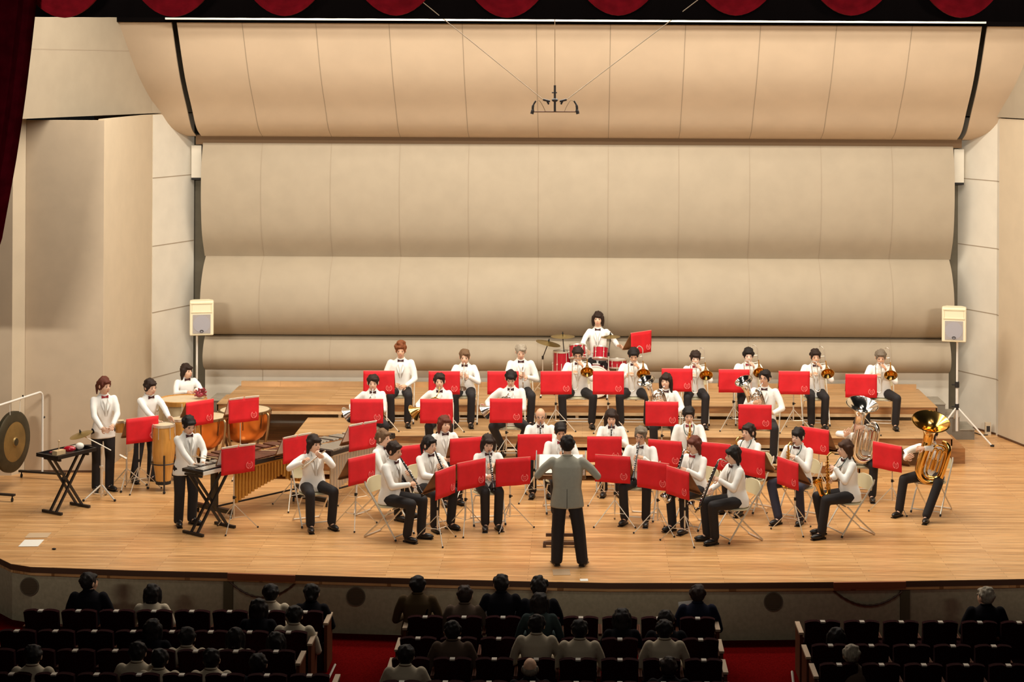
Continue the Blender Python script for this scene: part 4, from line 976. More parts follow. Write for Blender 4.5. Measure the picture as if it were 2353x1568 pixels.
# ------------------------------------------------------------------ percussion
def casters(t, pts, o):
    for q in pts:
        a = A(); a.tube([V(*q)+V(-.012, 0, .028), V(*q)+V(.012, 0, .028)], .028, 12); a.tube([V(*q)+V(0, 0, .03), V(*q)+V(0, 0, .08)], .010, 6); obj('caster', a, M_RUB, t, off=o)
def gong():
    A1 = on(97, 1101, 0); A0 = on(-22, 1150, 0); mid = (A0+A1)/2; d = (A1-A0).normalized(); n = V(d.y, -d.x, 0)
    t = thing('gong_stand', 'tubular gong stand on dark wheeled feet at the left edge of the stage', 'gong stand', (mid.x, mid.y, 0)); o = V(mid.x, mid.y, 0)
    ht = 1.36; a = A()
    a.tube([A0+V(0, 0, .1), A0+V(0, 0, ht-.1)]+arc(A0+d*.1+V(0, 0, ht-.1), .1, PI, PI/2, 5, d, V(0, 0, 1))+arc(A1-d*.1+V(0, 0, ht-.1), .1, PI/2, 0, 5, d, V(0, 0, 1))+[A1+V(0, 0, .1)], .017, 10); obj('frame', a, M_WHITE, t, off=o)
    for q in (A0, A1):
        a = A(); R = Matrix.Rotation(math.atan2(n.y, n.x), 3, 'Z'); a.box(q+V(0, 0, .10), (.80, .05, .03), R); f = obj('foot_bar', a, M_BLKM, t, False, o)
        casters(t, [q+n*.36, q-n*.36], o)
    a = A(); a.tube([A1+V(0, 0, .95), A1+d*.05+V(0, 0, .95)], .018, 8); a.tube([mid+d*.15+V(0, 0, ht), mid+d*.15+V(0, 0, ht+.04)], .012, 8); obj('knob', a, M_RUB, t, off=o)
    c = at(34, 1016, mid.y-.02); c.z = min(c.z, ht-.5)
    g = thing('gong', 'big round bronze gong with a dark rim hanging in the stand', 'gong', c); r = .46
    m1 = mat('gong bronze', (.36, .23, .075), .45, .6, noise=.3, scale=5); m2 = mat('gong dark rim', (.07, .055, .028), .5, .5, noise=.3)
    a = A(); a.lathe([(.001, .03), (.06, .028), (.075, .012), (.30, .0)], (0, 0, 0), n, 40); obj('face', a, m1, g)
    a = A(); a.lathe([(.30, .002), (r-.03, -.002), (r, -.02), (r, -.07), (r-.01, -.07), (r-.02, -.02), (.02, -.012)], (0, 0, 0), n, 48); obj('rim', a, m2, g)
    a = A(); a.lathe([(.001, .033), (.055, .031), (.068, .018)], (0, 0, 0), n, 24); obj('boss', a, m2, g)
    for s in (-1, 1):
        a = A(); a.tube([d*(s*.13)+V(0, 0, r-.03), d*(s*.15)+V(0, 0, ht-c.z)], .004, 5); obj('cord', a, M_PAPER, g)
gong()
def xtable(fA, fB, w, z, label, name='percussion_table'):
    """X-braced stand: fA near foot centre, fB far foot centre on the floor"""
    c = (fA+fB)/2; d = (fB-fA); L = d.length; d.normalize(); n = V(-d.y, d.x, 0); t = thing(name, label, 'table' if name == 'percussion_table' else 'keyboard stand', (c.x, c.y, 0)); o = V(c.x, c.y, 0)
    R = Matrix.Rotation(math.atan2(d.y, d.x), 3, 'Z')
    for s in (-1, 1):
        for k in (-1, 1):
            a = A(); p = c+d*(s*L/2)+n*(k*.06+s*.02)+V(0, 0, .03); q = c-d*(s*L/2)+n*(k*.06+s*.02)+V(0, 0, z-.03)
            u = (q-p); Rr = u.to_track_quat('Z', 'Y').to_matrix(); a.box((p+q)/2, (.03, .03, u.length), Rr); obj('brace', a, M_BLKM, t, False, o)
        a = A(); a.box(c+d*(s*L/2)+V(0, 0, .022), (.035, w*.95, .035), R); obj('foot', a, M_BLKM, t, False, o)
        a = A(); a.box(c+d*(s*L/2)+V(0, 0, z-.02), (.03, w*.8, .03), R); obj('top_bar', a, M_BLKM, t, False, o)
    return t, c, d, n, R, o, L
fA = on(120, 1181); fB = on(184, 1164)
t, c, d, n, R, o, L = xtable(fA, fB, .42, .80, 'black X-legged percussion table beside the gong')
tc = c+V(0, 0, .82)
a = A(); a.box(tc, (.72, .44, .015), R)
for s in (-1, 1): a.box(tc+n*(s*.215)+V(0, 0, .02), (.72, .02, .05), R); a.box(tc+d*(s*.355)+V(0, 0, .02), (.02, .44, .05), R)
obj('tray', a, M_BLACK, t, False, o)
q = tc+d*.20+n*-.05+V(0, 0, .075)
tt = thing('maraca', 'white round maraca on the percussion table', 'maraca', q); a = A(); a.ell((0, 0, 0), (.062, .055, .05)); obj('head', a, M_PAPER, tt); a = A(); a.tube([d*.05, d*.22+V(0, 0, -.03)], [.011, .013], 8); obj('handle', a, M_BLKM, tt)
q = tc+d*.02+n*-.04+V(0, 0, .065)
a = A(); a.ell(q, (.09, .06, .045)); tag(obj('maraca_red', a, M_REDD2) if False else obj('red_shaker', a, M_REDD2), 'glossy red shaker in the middle of the percussion table', 'shaker')
q = tc-d*.16+n*-.02+V(0, 0, .045)
a = A(); a.box(q, (.16, .10, .06), R); tag(obj('wood_block', a, M_PALEW, smooth=False), 'pale wood block at the near end of the percussion table', 'wood block')
a = A(); a.tube([q+V(0, 0, .03), q+V(0, 0, .15)], .006, 6); a.ell(q+V(0, 0, .16), (.016, .016, .016), nu=8, nv=6); tag(obj('mallet', a, M_PALEW), 'short mallet standing up on the wood block of the percussion table', 'mallet')
q = tc+d*.27+n*.10+V(0, 0, .04); a = A()
for k in range(5): a.tube([q+n*(.05-.03*k)-d*.08, q+n*(.05-.03*k)+d*.08], .012, 8)
tag(obj('sleigh_bells', a, M_STEEL), 'bar of metal jingles at the far end of the percussion table', 'jingles')
q = tc-d*.02+n*.13+V(0, 0, .03); a = A(); a.tube([q-d*.18, q+d*.18], .014, 8); tag(obj('rhythm_stick', a, mat('dark red stick', (.2, .02, .02), .4)), 'dark red stick lying along the percussion table', 'stick')

def tripod(t, o, c, h, r, m, leg=3, rot=.3, hub=.34, th=.009):
    for k in range(leg):
        q = rot+2*PI*k/leg; dd = V(math.cos(q), math.sin(q), 0)
        a = A(); a.tube([c+V(0, 0, hub), c+dd*r+V(0, 0, .015)], th, 6); a.tube([c+V(0, 0, hub*.35), c+dd*r*.52+V(0, 0, hub*.5)], th*.6, 5); l = obj('leg', a, m, t, off=o)
        a = A(); a.ell(c+dd*(r+.005)+V(0, 0, .018), (.02, .02, .018), nu=8, nv=6); obj('rubber_foot', a, M_RUB, l, off=o)
    a = A(); a.tube([c+V(0, 0, .04), c+V(0, 0, h)], th*1.15, 8); a.tube([c+V(0, 0, .12), c+V(0, 0, h*.6)], th*1.6, 8); obj('pole', a, m, t, off=o)
    a = A(); a.tube([c+V(0, 0, h*.6), c+V(0, 0, h*.6+.03)], th*2.4, 8); obj('clamp', a, m, t, off=o)
def cymbal(c, nrm, r, label, grp=None):
    nrm = V(*nrm).normalized(); t = thing('cymbal', label, 'cymbal', c, 0, grp)
    a = A(); a.lathe([(.006, .030), (.02, .028), (.045, .012), (r*.6, .004), (r, -.012), (r, -.015), (r*.6, .0), (.045, .007), (.006, .024)], (0, 0, 0), nrm, 36); obj('disc', a, M_CYM, t)
    a = A(); a.tube([nrm*-.02, nrm*.07], .010, 8); a.tube([nrm*.03, nrm*.045], .017, 8); obj('felt', a, M_RUB, t)
c = on(233, 1148); t = thing('cymbal_stand', 'chrome tripod cymbal stand with a slanting boom, in front of the bongo player', 'cymbal stand', c); o = c.copy()
tripod(t, o, c, .78, .26, M_CHROME, rot=-.5, hub=.22, th=.013)
cy = at(186, 998, c.y); hb = c+V(0, 0, .80)
a = A(); a.tube([cy+V(0, 0, -.01), hb, hb+(hb-cy)*.45], .008, 8); obj('boom', a, M_CHROME, t, off=o)
a = A(); a.tube([hb-(cy-hb).normalized()*.30, hb-(cy-hb).normalized()*.42], .018, 8); obj('counterweight', a, M_STEEL, t, off=o)
cymbal(cy, (-.25, -.15, 1), .17, 'small cymbal on the slanting boom in front of the bongo player')
# bongos
c = on(291, 1122); t = thing('bongo_stand', 'chrome tripod stand under the bongos', 'drum stand', c); tripod(t, c.copy(), c, .84, .30, M_CHROME, rot=.5, hub=.30)
for i, (px, r, lab) in enumerate(((276, .085, 'smaller wooden bongo drum, left of the pair'), (300, .105, 'larger wooden bongo drum, half behind the music stand'))):
    q = at(px, 990, c.y+(-.04 if i else 0)); z1 = 1.02; qb = V(q.x, q.y, z1)
    t = thing('bongo_drum', lab, 'drum', qb, 0, 'bongos'); a = A(); a.lathe([(r*.80, -.17), (r, -.01), (r, 0)], (0, 0, 0), (0, 0, 1), 24, 0, True); obj('shell', a, M_WOODL, t)
    a = A(); a.lathe([(r+.004, -.02), (r+.006, .012), (r-.006, .014), (r-.006, -.02)], (0, 0, 0), (0, 0, 1), 24); obj('hoop', a, M_STEEL, t)
    a = A(); a.lathe([(r-.004, .006), (.0005, .008)], (0, 0, 0), (0, 0, 1), 24); obj('drum_head', a, M_SKINH, t)
# congas
for i, (px, py, Yo, r, lab) in enumerate(((376, 976, 27.0, .155, 'nearest conga drum, honey-coloured wood, in its metal cradle'), (412, 962, 27.7, .15, 'second conga drum, behind and to the right of the nearest'), (440, 950, 28.2, .15, 'third conga drum, mostly hidden by the music stand'))):
    q = at(px, py, Yo); h = q.z; t = thing('conga_drum', lab, 'drum', (q.x, q.y, 0), 0, 'congas')
    z0 = .13 if i == 0 else .1; sp = [(r*.72, z0), (r*.84, z0+.15), (r*1.08, z0+(h-z0)*.48), (r*1.10, z0+(h-z0)*.62), (r*1.0, h-.03), (r, h)]
    a = A(); a.lathe([(v.x, v.y) for v in spline([(p_[0], p_[1], 0) for p_ in sp], 4)], (0, 0, 0), (0, 0, 1), 28); obj('shell', a, M_WOODL, t)
    a = A(); a.lathe([(r*.73, z0-.03), (r*.74, z0+.03)], (0, 0, 0), (0, 0, 1), 24, 0, True); obj('rubber_ring', a, M_RUB, t)
    a = A(); a.lathe([(r-.003, h+.002), (.0005, h+.004)], (0, 0, 0), (0, 0, 1), 28); obj('drum_head', a, M_SKINH, t)
    a = A(); a.lathe([(r+.006, h-.03), (r+.008, h+.01), (r-.004, h+.012)], (0, 0, 0), (0, 0, 1), 28)
    obj('hoop', a, M_CHROME, t)
    for k in range(6):
        an = 2*PI*k/6+.3; dd = V(math.cos(an), math.sin(an), 0); a = A(); a.tube([dd*(r+.012)+V(0, 0, h), dd*(r*1.12)+V(0, 0, h-.20)], .006, 6); obj('tension_rod', a, M_CHROME, t)
    t2 = thing('conga_cradle', ('black-and-chrome legged cradle under the nearest conga', 'legged cradle under the second conga', 'legged cradle under the third conga')[i], 'drum stand', (q.x, q.y, 0), 0, 'conga cradles')
    a = A(); a.tube(arc((0, 0, .42), r*1.10+.015, 0, 2*PI, 24, (1, 0, 0), (0, 1, 0))[:-1], .010, 6, 0, True); obj('ring', a, M_BLKM, t2)
    for k in range(3):
        an = 2*PI*k/3+2.9; dd = V(math.cos(an), math.sin(an), 0); a = A(); a.tube([dd*(r+.03)+V(0, 0, .56), dd*(r+.035)+V(0, 0, .40), dd*(r+.10)+V(0, 0, .02)], .013, 8); obj('leg', a, M_STEEL if k == 0 else M_BLKM, t2)
        a = A(); a.ell(dd*(r+.10)+V(0, 0, .022), (.022, .022, .022), nu=8, nv=6); obj('rubber_foot', a, M_RUB, t2)
# bass drum lying flat in its cradle
q = on(413, 921, 1.0); t = thing('bass_drum', 'large concert bass drum lying flat, pale wood hoop, behind the congas', 'drum', (q.x, q.y+.2, 0)); r = .38
a = A(); a.lathe([(r, .62), (r, .97)], (0, 0, 0), (0, 0, 1), 40); obj('shell', a, mat('cream drum shell', (.62, .50, .30), .4, noise=.1), t)
a = A(); a.lathe([(r+.012, .93), (r+.014, 1.0), (r-.01, 1.005), (r-.01, .93)], (0, 0, 0), (0, 0, 1), 40); a.lathe([(r+.012, .60), (r+.014, .66), (r-.01, .66)], (0, 0, 0), (0, 0, 1), 40); obj('hoop', a, M_WOODL, t)
a = A(); a.lathe([(r-.008, .985), (.001, .987)], (0, 0, 0), (0, 0, 1), 40); obj('drum_head', a, M_SKINH, t)
for k in range(8):
    an = 2*PI*k/8+.2; dd = V(math.cos(an), math.sin(an), 0); a = A(); a.tube([dd*(r+.02)+V(0, 0, .64), dd*(r+.02)+V(0, 0, .98)], .006, 6); a.ell(dd*(r+.022)+V(0, 0, .82), (.022, .022, .028), nu=8, nv=6); obj('lug', a, M_CHROME, t)
for k in range(4):
    an = 2*PI*k/4+.7; dd = V(math.cos(an), math.sin(an), 0); a = A(); a.tube([dd*(r-.04)+V(0, 0, .62), dd*(r+.02)+V(0, 0, .01)], .014, 8); obj('leg', a, M_BLKM, t)
q = at(459, 908, 29.15); a = A()
for k in range(34):
    an = random.uniform(0, 2*PI); el = random.uniform(-.3, 1.3); dd = V(math.cos(an)*math.cos(el), math.sin(an)*math.cos(el), math.sin(el))
    a.tube([dd*.02, dd*random.uniform(.07, .13)+V(.02, 0, 0)], [.010, .014], 5)
a.ell((0, 0, 0), (.07, .07, .05)); a.xform(Matrix.Translation((q.x, q.y, 1.06)))
tag(obj('tinsel_bundle', a, mat('red tinsel', (.42, .05, .07), .4, noise=.5, scale=40)), 'crumpled bundle of red tinsel held above the bass drum', 'tinsel')
# kettledrums
for i, (px, py, r, lab) in enumerate(((563, 942, .41, 'right copper kettledrum with struts, behind the music stand'), (468, 958, .37, 'left copper kettledrum, half hidden by the glockenspiel player'))):
    q = on(px, py, .82); t = thing('kettledrum', lab, 'kettledrum', (q.x, q.y, 0), 0, 'kettledrums'); h = .82
    a = A(); a.lathe([(r*.985, h-.02), (r*.97, h-.16), (r*.90, h-.30), (r*.72, h-.43), (r*.42, h-.51), (.06, h-.54)], (0, 0, 0), (0, 0, 1), 44); obj('bowl', a, M_COPP, t)
    a = A(); a.lathe([(r+.012, h-.03), (r+.014, h+.008), (r-.012, h+.010), (r-.012, h-.03)], (0, 0, 0), (0, 0, 1), 44); obj('hoop', a, mat('bronze hoop', (.30, .20, .10), .35, .8), t)
    a = A(); a.lathe([(r-.008, h+.003), (.001, h+.005)], (0, 0, 0), (0, 0, 1), 44); obj('drum_head', a, M_SKINH, t)
    for k in range(4):
        an = PI/4+PI/2*k+.35; dd = V(math.cos(an), math.sin(an), 0); tw = V(-dd.y, dd.x, 0)
        a = A(); a.tube(spline([dd*(r+.02)+V(0, 0, h-.02), dd*(r+.05)+V(0, 0, h-.10), dd*(r+.015)+V(0, 0, h-.40), dd*(r*.80)+V(0, 0, .14), dd*(r*.70)+V(0, 0, .06)]), .021, 8); obj('strut', a, mat('bronze strut', (.40, .27, .14), .35, .8), t)
    for k in range(8):
        an = 2*PI*k/8+.1; dd = V(math.cos(an), math.sin(an), 0); a = A(); a.tube([dd*(r+.016)+V(0, 0, h), dd*(r*.955)+V(0, 0, h-.26)], .007, 6); obj('tension_rod', a, mat('dark rod', (.12, .05, .02), .4, .6), t)
    a = A(); a.lathe([(r*.62, .05), (r*.66, .07), (r*.66, .12), (r*.3, .15), (.05, .28)], (0, 0, 0), (0, 0, 1), 24, 0, True); obj('base', a, mat('brown base', (.13, .06, .035), .5), t)
    a = A(); a.box((.0, -r*.75, .06), (.12, .26, .03), Matrix.Rotation(.2, 3, 'X')); obj('pedal', a, M_STEEL, t, False)
    casters(t, [(r*.6*math.cos(an), r*.6*math.sin(an), 0) for an in (.5, 2.6, 4.7)], None)
# glockenspiel on an X stand
fA = on(444, 1230); fB = on(517, 1210)
t, c, d, n, R, o, L = xtable(fA, fB, .42, .84, 'black X-braced keyboard stand under the glockenspiel', 'keyboard_stand')
g = thing('glockenspiel', 'black-framed glockenspiel with silver bars in front of the standing mallet player', 'glockenspiel', c+V(0, 0, .845)); o = c+V(0, 0, .845)
a = A(); Lg = .76; cc = c+V(0, 0, .87)+d*.07; a.box(cc, (Lg, .42, .045), R); obj('case', a, M_BLACK, g, False, o)
a = A(); a.box(cc+n*-.215, (Lg, .010, .05), R); obj('front_trim', a, M_WHITE, g, False, o)
for k in range(18):
    a = A(); x = -Lg/2+.05+k*(Lg-.10)/17; a.box(cc+d*x+n*-.09+V(0, 0, .035), (.030, .17-.004*k, .012), R); obj('bar', a, M_ALU, g, False, o)
    if k % 7 not in (2, 6): a = A(); a.box(cc+d*(x+.022)+n*.10+V(0, 0, .045), (.030, .14-.003*k, .012), R); obj('bar', a, M_ALU, g, False, o)
for q, lab in ((.0, 'left'), (.11, 'right')):
    a = A(); b = c+d*(-.12+q)+n*(.22-q)+V(0, 0, 1.02); a.tube([b, b+V(.26, -.08, -.02)], .006, 6); a.ell(b+V(.26, -.08, -.02), (.014, .014, .014), nu=8, nv=6)
    tag(obj('mallet', a, M_PALEW), 'wooden mallet in the '+('right' if lab == 'left' else 'left')+' hand of the glockenspiel player', 'mallet')
# xylophone with gold resonators, vibraphone with silver ones
def keyboard(name, lab, P0, P1, z, w0, w1, mbar, mres, nb, shape, mfr, post=None, rz0=.35):
    """P0 low (left) end, P1 right end along the audience-side edge"""
    c = (P0+P1)/2; d = (P1-P0); L = d.length; d.normalize(); n = V(-d.y, d.x, 0); t = thing(name, lab, name, (c.x, c.y, 0)); o = V(c.x, c.y, 0); R = Matrix.Rotation(math.atan2(d.y, d.x), 3, 'Z')
    for s, w in ((-1, w0), (1, w1)):
        q = c+d*(s*(L/2-.03))+n*(w/2)
        a = A(); a.box(q+V(0, 0, z/2+.05), (.06, .10, z-.14), R); a.box(q+V(0, 0, z-.03), (.05, w+.04, .08), R); a.box(q+V(0, 0, .10), (.06, w*.9, .06), R); obj('end_frame', a, mfr, t, False, o)
        casters(t, [q+n*(w*.4), q-n*(w*.4)], o)
    a = A(); a.tube([c-d*L/2+n*.02+V(0, 0, z-.03), c+d*L/2+n*.02+V(0, 0, z-.03)], .018, 8); a.tube([c-d*L/2+n*w0+V(0, 0, z-.03), c+d*L/2+n*w1+V(0, 0, z-.03)], .018, 8)
    a.box(c+n*-.012+V(0, 0, z-.035), (L, .02, .055), R); obj('rail', a, mfr, t, False, o)
    a = A(); a.tube([c-d*L/2+n*(w0/2)+V(0, 0, .12), c+d*L/2+n*(w1/2)+V(0, 0, .12)], .014, 8); obj('tie_bar', a, M_BLKM, t, True, o)
    for k in range(nb):
        f = (k+.5)/nb; p = c+d*(-L/2+.06+(L-.12)*f); w = w0+(w1-w0)*f; bw = (L-.12)/nb*.86
        a = A(); a.box(p+n*(w*.26)+V(0, 0, z+.005), (bw, w*.50, .02), R); obj('bar', a, mbar, t, False, o)
        if k % 7 not in (2, 6): a = A(); a.box(p+d*(bw*.55)+n*(w*.76)+V(0, 0, z+.03), (bw, w*.42, .02), R); obj('bar', a, mbar, t, False, o)
    for k in range(nb):
        f = (k+.5)/nb; p = c+d*(-L/2+.06+(L-.12)*f); hh = shape(f); a = A()
        a.tube([p+n*.04+V(0, 0, z-.06), p+n*.04+V(0, 0, z-.06-hh)], (L-.12)/nb*.44, 10); obj('resonator', a, mres, t, True, o)
    a = A(); a.box(c+n*.0+V(0, 0, z-.065), (L-.10, .02, .05), R); obj('resonator_rail', a, mres, t, False, o)
    return t
keyboard('xylophone', 'long rosewood concert xylophone with arched gold resonators', on(536, 1196), on(738, 1142), .78, .85, .55, M_ROSE, M_GOLDR, 26,
         lambda f: (lambda P: next(a[1]+(b[1]-a[1])*(f-a[0])/(b[0]-a[0]) for a, b in zip(P[:-1], P[1:]) if a[0] <= f <= b[0]))([(0, .50), (.25, .37), (.48, .28), (.56, .25), (.66, .36), (.78, .42), (1, .40)]), M_BLACK)
keyboard('vibraphone', 'vibraphone with silver bars and silver resonators behind the flutist', on(757, 1168), on(905, 1120), .82, .78, .5, M_ALU, M_ALU, 22,
         lambda f: .58-.42*f, M_BLKM)
for i in range(2):
    b = on(600+34*i, 1035-10*i, .84); a = A(); a.tube([b, b+V(.42, -.04-.06*i, 0)], .007, 6); a.ell(b+V(.42, -.04-.06*i, .0), (.02, .02, .02), nu=8, nv=6)
    tag(obj('mallet', a, M_PALEW), ('rear', 'front')[i]+' of two mallets lying across the xylophone bars', 'mallet', 'mallets on the xylophone')
# ------------------------------------------------------------------ drum kit on the highest riser
z = L3
def drum(name, px, py, Y, r, h, lab, d=(0, 0, 1), legs=None, grp='drums of the red kit', zc=None):
    c = at(px, py, Y)
    if zc is not None: c.z = zc
    d = V(*d).normalized(); t = thing(name, lab, 'drum', c, 0, grp); u, w, _ = basis(d)
    a = A(); a.lathe([(r, -h/2), (r, h/2)], (0, 0, 0), d, 32, 0, True); obj('shell', a, M_REDD2, t)
    for s in (-1, 1):
        a = A(); a.lathe([(r+.006, s*h/2-.012), (r+.008, s*h/2+.012), (r-.008, s*h/2+.013)], (0, 0, 0), d, 32); obj('hoop', a, M_CHROME, t)
        a = A(); a.lathe([(r-.006, s*(h/2+.004)), (.001, s*(h/2+.005))], (0, 0, 0), d, 32); obj('drum_head', a, M_PAPER, t)
    for k in range(6):
        q = (u*math.cos(2*PI*k/6)+w*math.sin(2*PI*k/6))*(r+.012); a = A(); a.tube([q-d*h/2, q+d*h/2], .005, 6); a.ell(q, (.013, .013, .018), nu=8, nv=6); obj('lug', a, M_CHROME, t)
    if legs:
        for k in range(3):
            q = V(math.cos(2*PI*k/3+.5), math.sin(2*PI*k/3+.5), 0)*(r+.03); a = A(); a.tube([q+V(0, 0, .02), q+V(0, 0, z-c.z+.01)], .007, 6); obj('leg', a, M_CHROME, t)
    return c
drum('floor_tom', 1291, 832, 31.25, .15, .42, 'red floor tom at the left of the drum kit', legs=True, zc=z+.56)
drum('tom_drum', 1327, 801, 31.15, .14, .22, 'red rack tom, left of the two', (-.05, .35, 1), zc=z+.78)
drum('tom_drum', 1380, 808, 31.15, .13, .20, 'red rack tom in front of the drummer', (.05, .35, 1), zc=z+.76)
drum('bass_drum', 1368, 856, 31.1, .27, .34, 'red kick drum of the drum kit', (0, -1, .03), zc=z+.29)
drum('snare_drum', 1418, 838, 31.3, .17, .13, 'snare drum at the right of the drum kit', (0, .05, 1), legs=True, zc=z+.56)
for px, py, r, nn, foot, lab in ((1260, 788, .22, (.22, -.05, 1), (1247, 0), 'tilted crash cymbal at the left of the drum kit'), (1293, 772, .21, (0, -.03, 1), (1296, 0), 'flat ride cymbal above the floor tom'),
                                (1403, 773, .17, (-.03, -.03, 1), (1398, 0), 'hi-hat cymbal right of the drummer')):
    c = at(px, py, 31.2); cymbal(c, nn, r, lab, 'cymbals of the drum kit')
    fx_ = at(foot[0], 850, 31.2).x; cs = V(fx_, 31.2 if px != 1403 else 31.05, z); t = thing('cymbal_stand', 'stand under the '+lab, 'cymbal stand', cs, 0, 'cymbal stands of the drum kit'); o = cs.copy()
    hh = (c.z-z)*.72; tripod(t, o, cs, hh, .22, M_CHROME, rot=.4, hub=.28)
    a = A(); a.tube([cs+V(0, 0, hh), c-V(*nn).normalized()*.01], .008, 8); a.tube([cs+V(0, 0, hh-.03), cs+V(0, 0, hh+.03)], .018, 8); obj('boom', a, M_BLKM, t, off=o)
q = at(1406, 838, 31.25)
t = thing('drum_throne', 'round black stool under the drummer', 'stool', (at(1374, 800, 31.58).x, 31.62, z)); a = A(); a.lathe([(.15, .38), (.165, .40), (.165, .44), (.14, .455)], (0, 0, 0), (0, 0, 1), 24, 0, True); obj('seat', a, M_BLKM, t)
tripod(t, None, V(0, 0, 0), .38, .2, M_CHROME, rot=.2, hub=.22)
# ------------------------------------------------------------------ loudspeakers on tripods
for s, px, py0, pole, lab in ((-1, 464, 690, 452, 'left'), (1, 2192, 705, 2199, 'right')):
    Yp = 30.75 if s > 0 else 30.6; c = at(pole, 900, Yp); c.z = 0
    t = thing('speaker_stand', 'white tripod stand under the loudspeaker at the '+lab+' end of the risers', 'speaker stand', c, 0, 'loudspeaker stands'); top = at(pole, py0+78, Yp).z
    a = A(); a.tube([(0, 0, .7), (0, 0, top)], .018, 10); a.tube([(0, 0, .2), (0, 0, 1.0)], .024, 10); obj('pole', a, M_WHITE, t)
    for zz in (1.0, .62): a = A(); a.tube([(0, 0, zz-.05), (0, 0, zz+.05)], .038, 10); a.tube([(-.09, 0, zz), (.02, 0, zz)], .012, 6); obj('collar', a, M_RUB, t)
    for k in range(3):
        an = -.55+2*PI*k/3+(0 if s > 0 else .5); dd = V(math.cos(an), math.sin(an), 0); a = A(); a.tube([V(0, 0, .62), dd*.62+V(0, 0, .02)], .015, 8); l = obj('leg', a, M_WHITE, t)
        a = A(); a.tube([dd*.60+V(0, 0, .02), dd*.66+V(0, 0, .02)], .019, 8); obj('rubber_foot', a, M_RUB, l)
    cs = at(px, py0, Yp); t = thing('loudspeaker', 'cream loudspeaker on the tripod at the '+lab+' end of the risers', 'loudspeaker', (cs.x, Yp-.02, top), s*-.22, 'loudspeakers on tripods'); H = cs.z-top; W = .40 if s < 0 else .41
    a = A(); n = 10; outl = [(-W/2, -.16), (W/2, -.16), (W/2, .06), (W/2-.07, .16), (-W/2+.07, .16), (-W/2, .06)]; a.prism(outl, 0, H)
    ob = obj('cabinet', a, M_SPK, t, False); bv = ob.modifiers.new('b', 'BEVEL'); bv.width = .018; bv.segments = 3
    a = A(); a.box((0, -.163, H*.34), (W*.74, .012, H*.55)); obj('grille', a, M_GRILL, t, False)
    a = A(); a.lathe([(W*.355, 0), (W*.355, .004), (.001, .004)], (0, -.168, H*.34), (0, -1, 0), 32); obj('woofer_ring', a, mat('grey woofer', (.36, .34, .36), .6), t)
    # horn mouth: a recessed tapering funnel
    a = A(); x0, x1, z0, z1 = -W*.40, W*.40, H*.70, H*.93; 
    a.add([(x0, -.166, z0), (x1, -.166, z0), (x1, -.166, z1), (x0, -.166, z1), (-.06, -.08, z0+.09), (.06, -.08, z0+.09), (.06, -.08, z1-.05), (-.06, -.08, z1-.05)],
          [[0, 1, 5, 4], [1, 2, 6, 5], [2, 3, 7, 6], [3, 0, 4, 7], [4, 5, 6, 7]]); a.box(((x0+x1)/2, -.166, z1+.008), (x1-x0+.03, .012, .016)); a.box(((x0+x1)/2, -.166, z0-.008), (x1-x0+.03, .012, .016))
    obj('horn_mouth', a, mat('cream horn', (.74, .64, .42), .5), t, False)
    a = A(); a.box((0, -.100, (z0+z1)/2+.005), (.10, .05, .05)); obj('horn_throat', a, mat('olive throat', (.16, .12, .05), .7), t, False)
    a = A(); a.tube([(.03*math.cos(q_), -.176, H*.13+.02*math.sin(q_)) for q_ in [2*PI*i/14 for i in range(14)]], .004, 5, 0, True); a.tube([(-.014, -.176, H*.13-.012), (-.014, -.176, H*.13+.012), (.014, -.176, H*.13+.012), (.014, -.176, H*.13-.012)], .003, 4); obj('badge', a, M_BLKM, t)
# socket box and cable by the right wall
q = on(2278, 993); t = thing('socket_box', 'small white socket box standing by the right wall', 'box', (q.x-.12, q.y-.25, 0)); a = A(); a.b2(-.05, .05, -.03, .03, 0, .22); obj('case', a, M_WALL, t, False); a = A(); a.b2(-.03, .03, -.036, -.03, .06, .16); obj('panel', a, M_BLKM, t, False)
a = A(); a.tube(spline([on(2213, 1002)+V(0, 0, .01), on(2236, 996)+V(0, 0, .01), on(2255, 1001)+V(0, 0, .01), on(2270, 1001)+V(0, 0, .01)]), .008, 6); tag(obj('floor_cable', a, M_RUB), 'thin dark cable on the floor beside the right loudspeaker stand', 'cable')
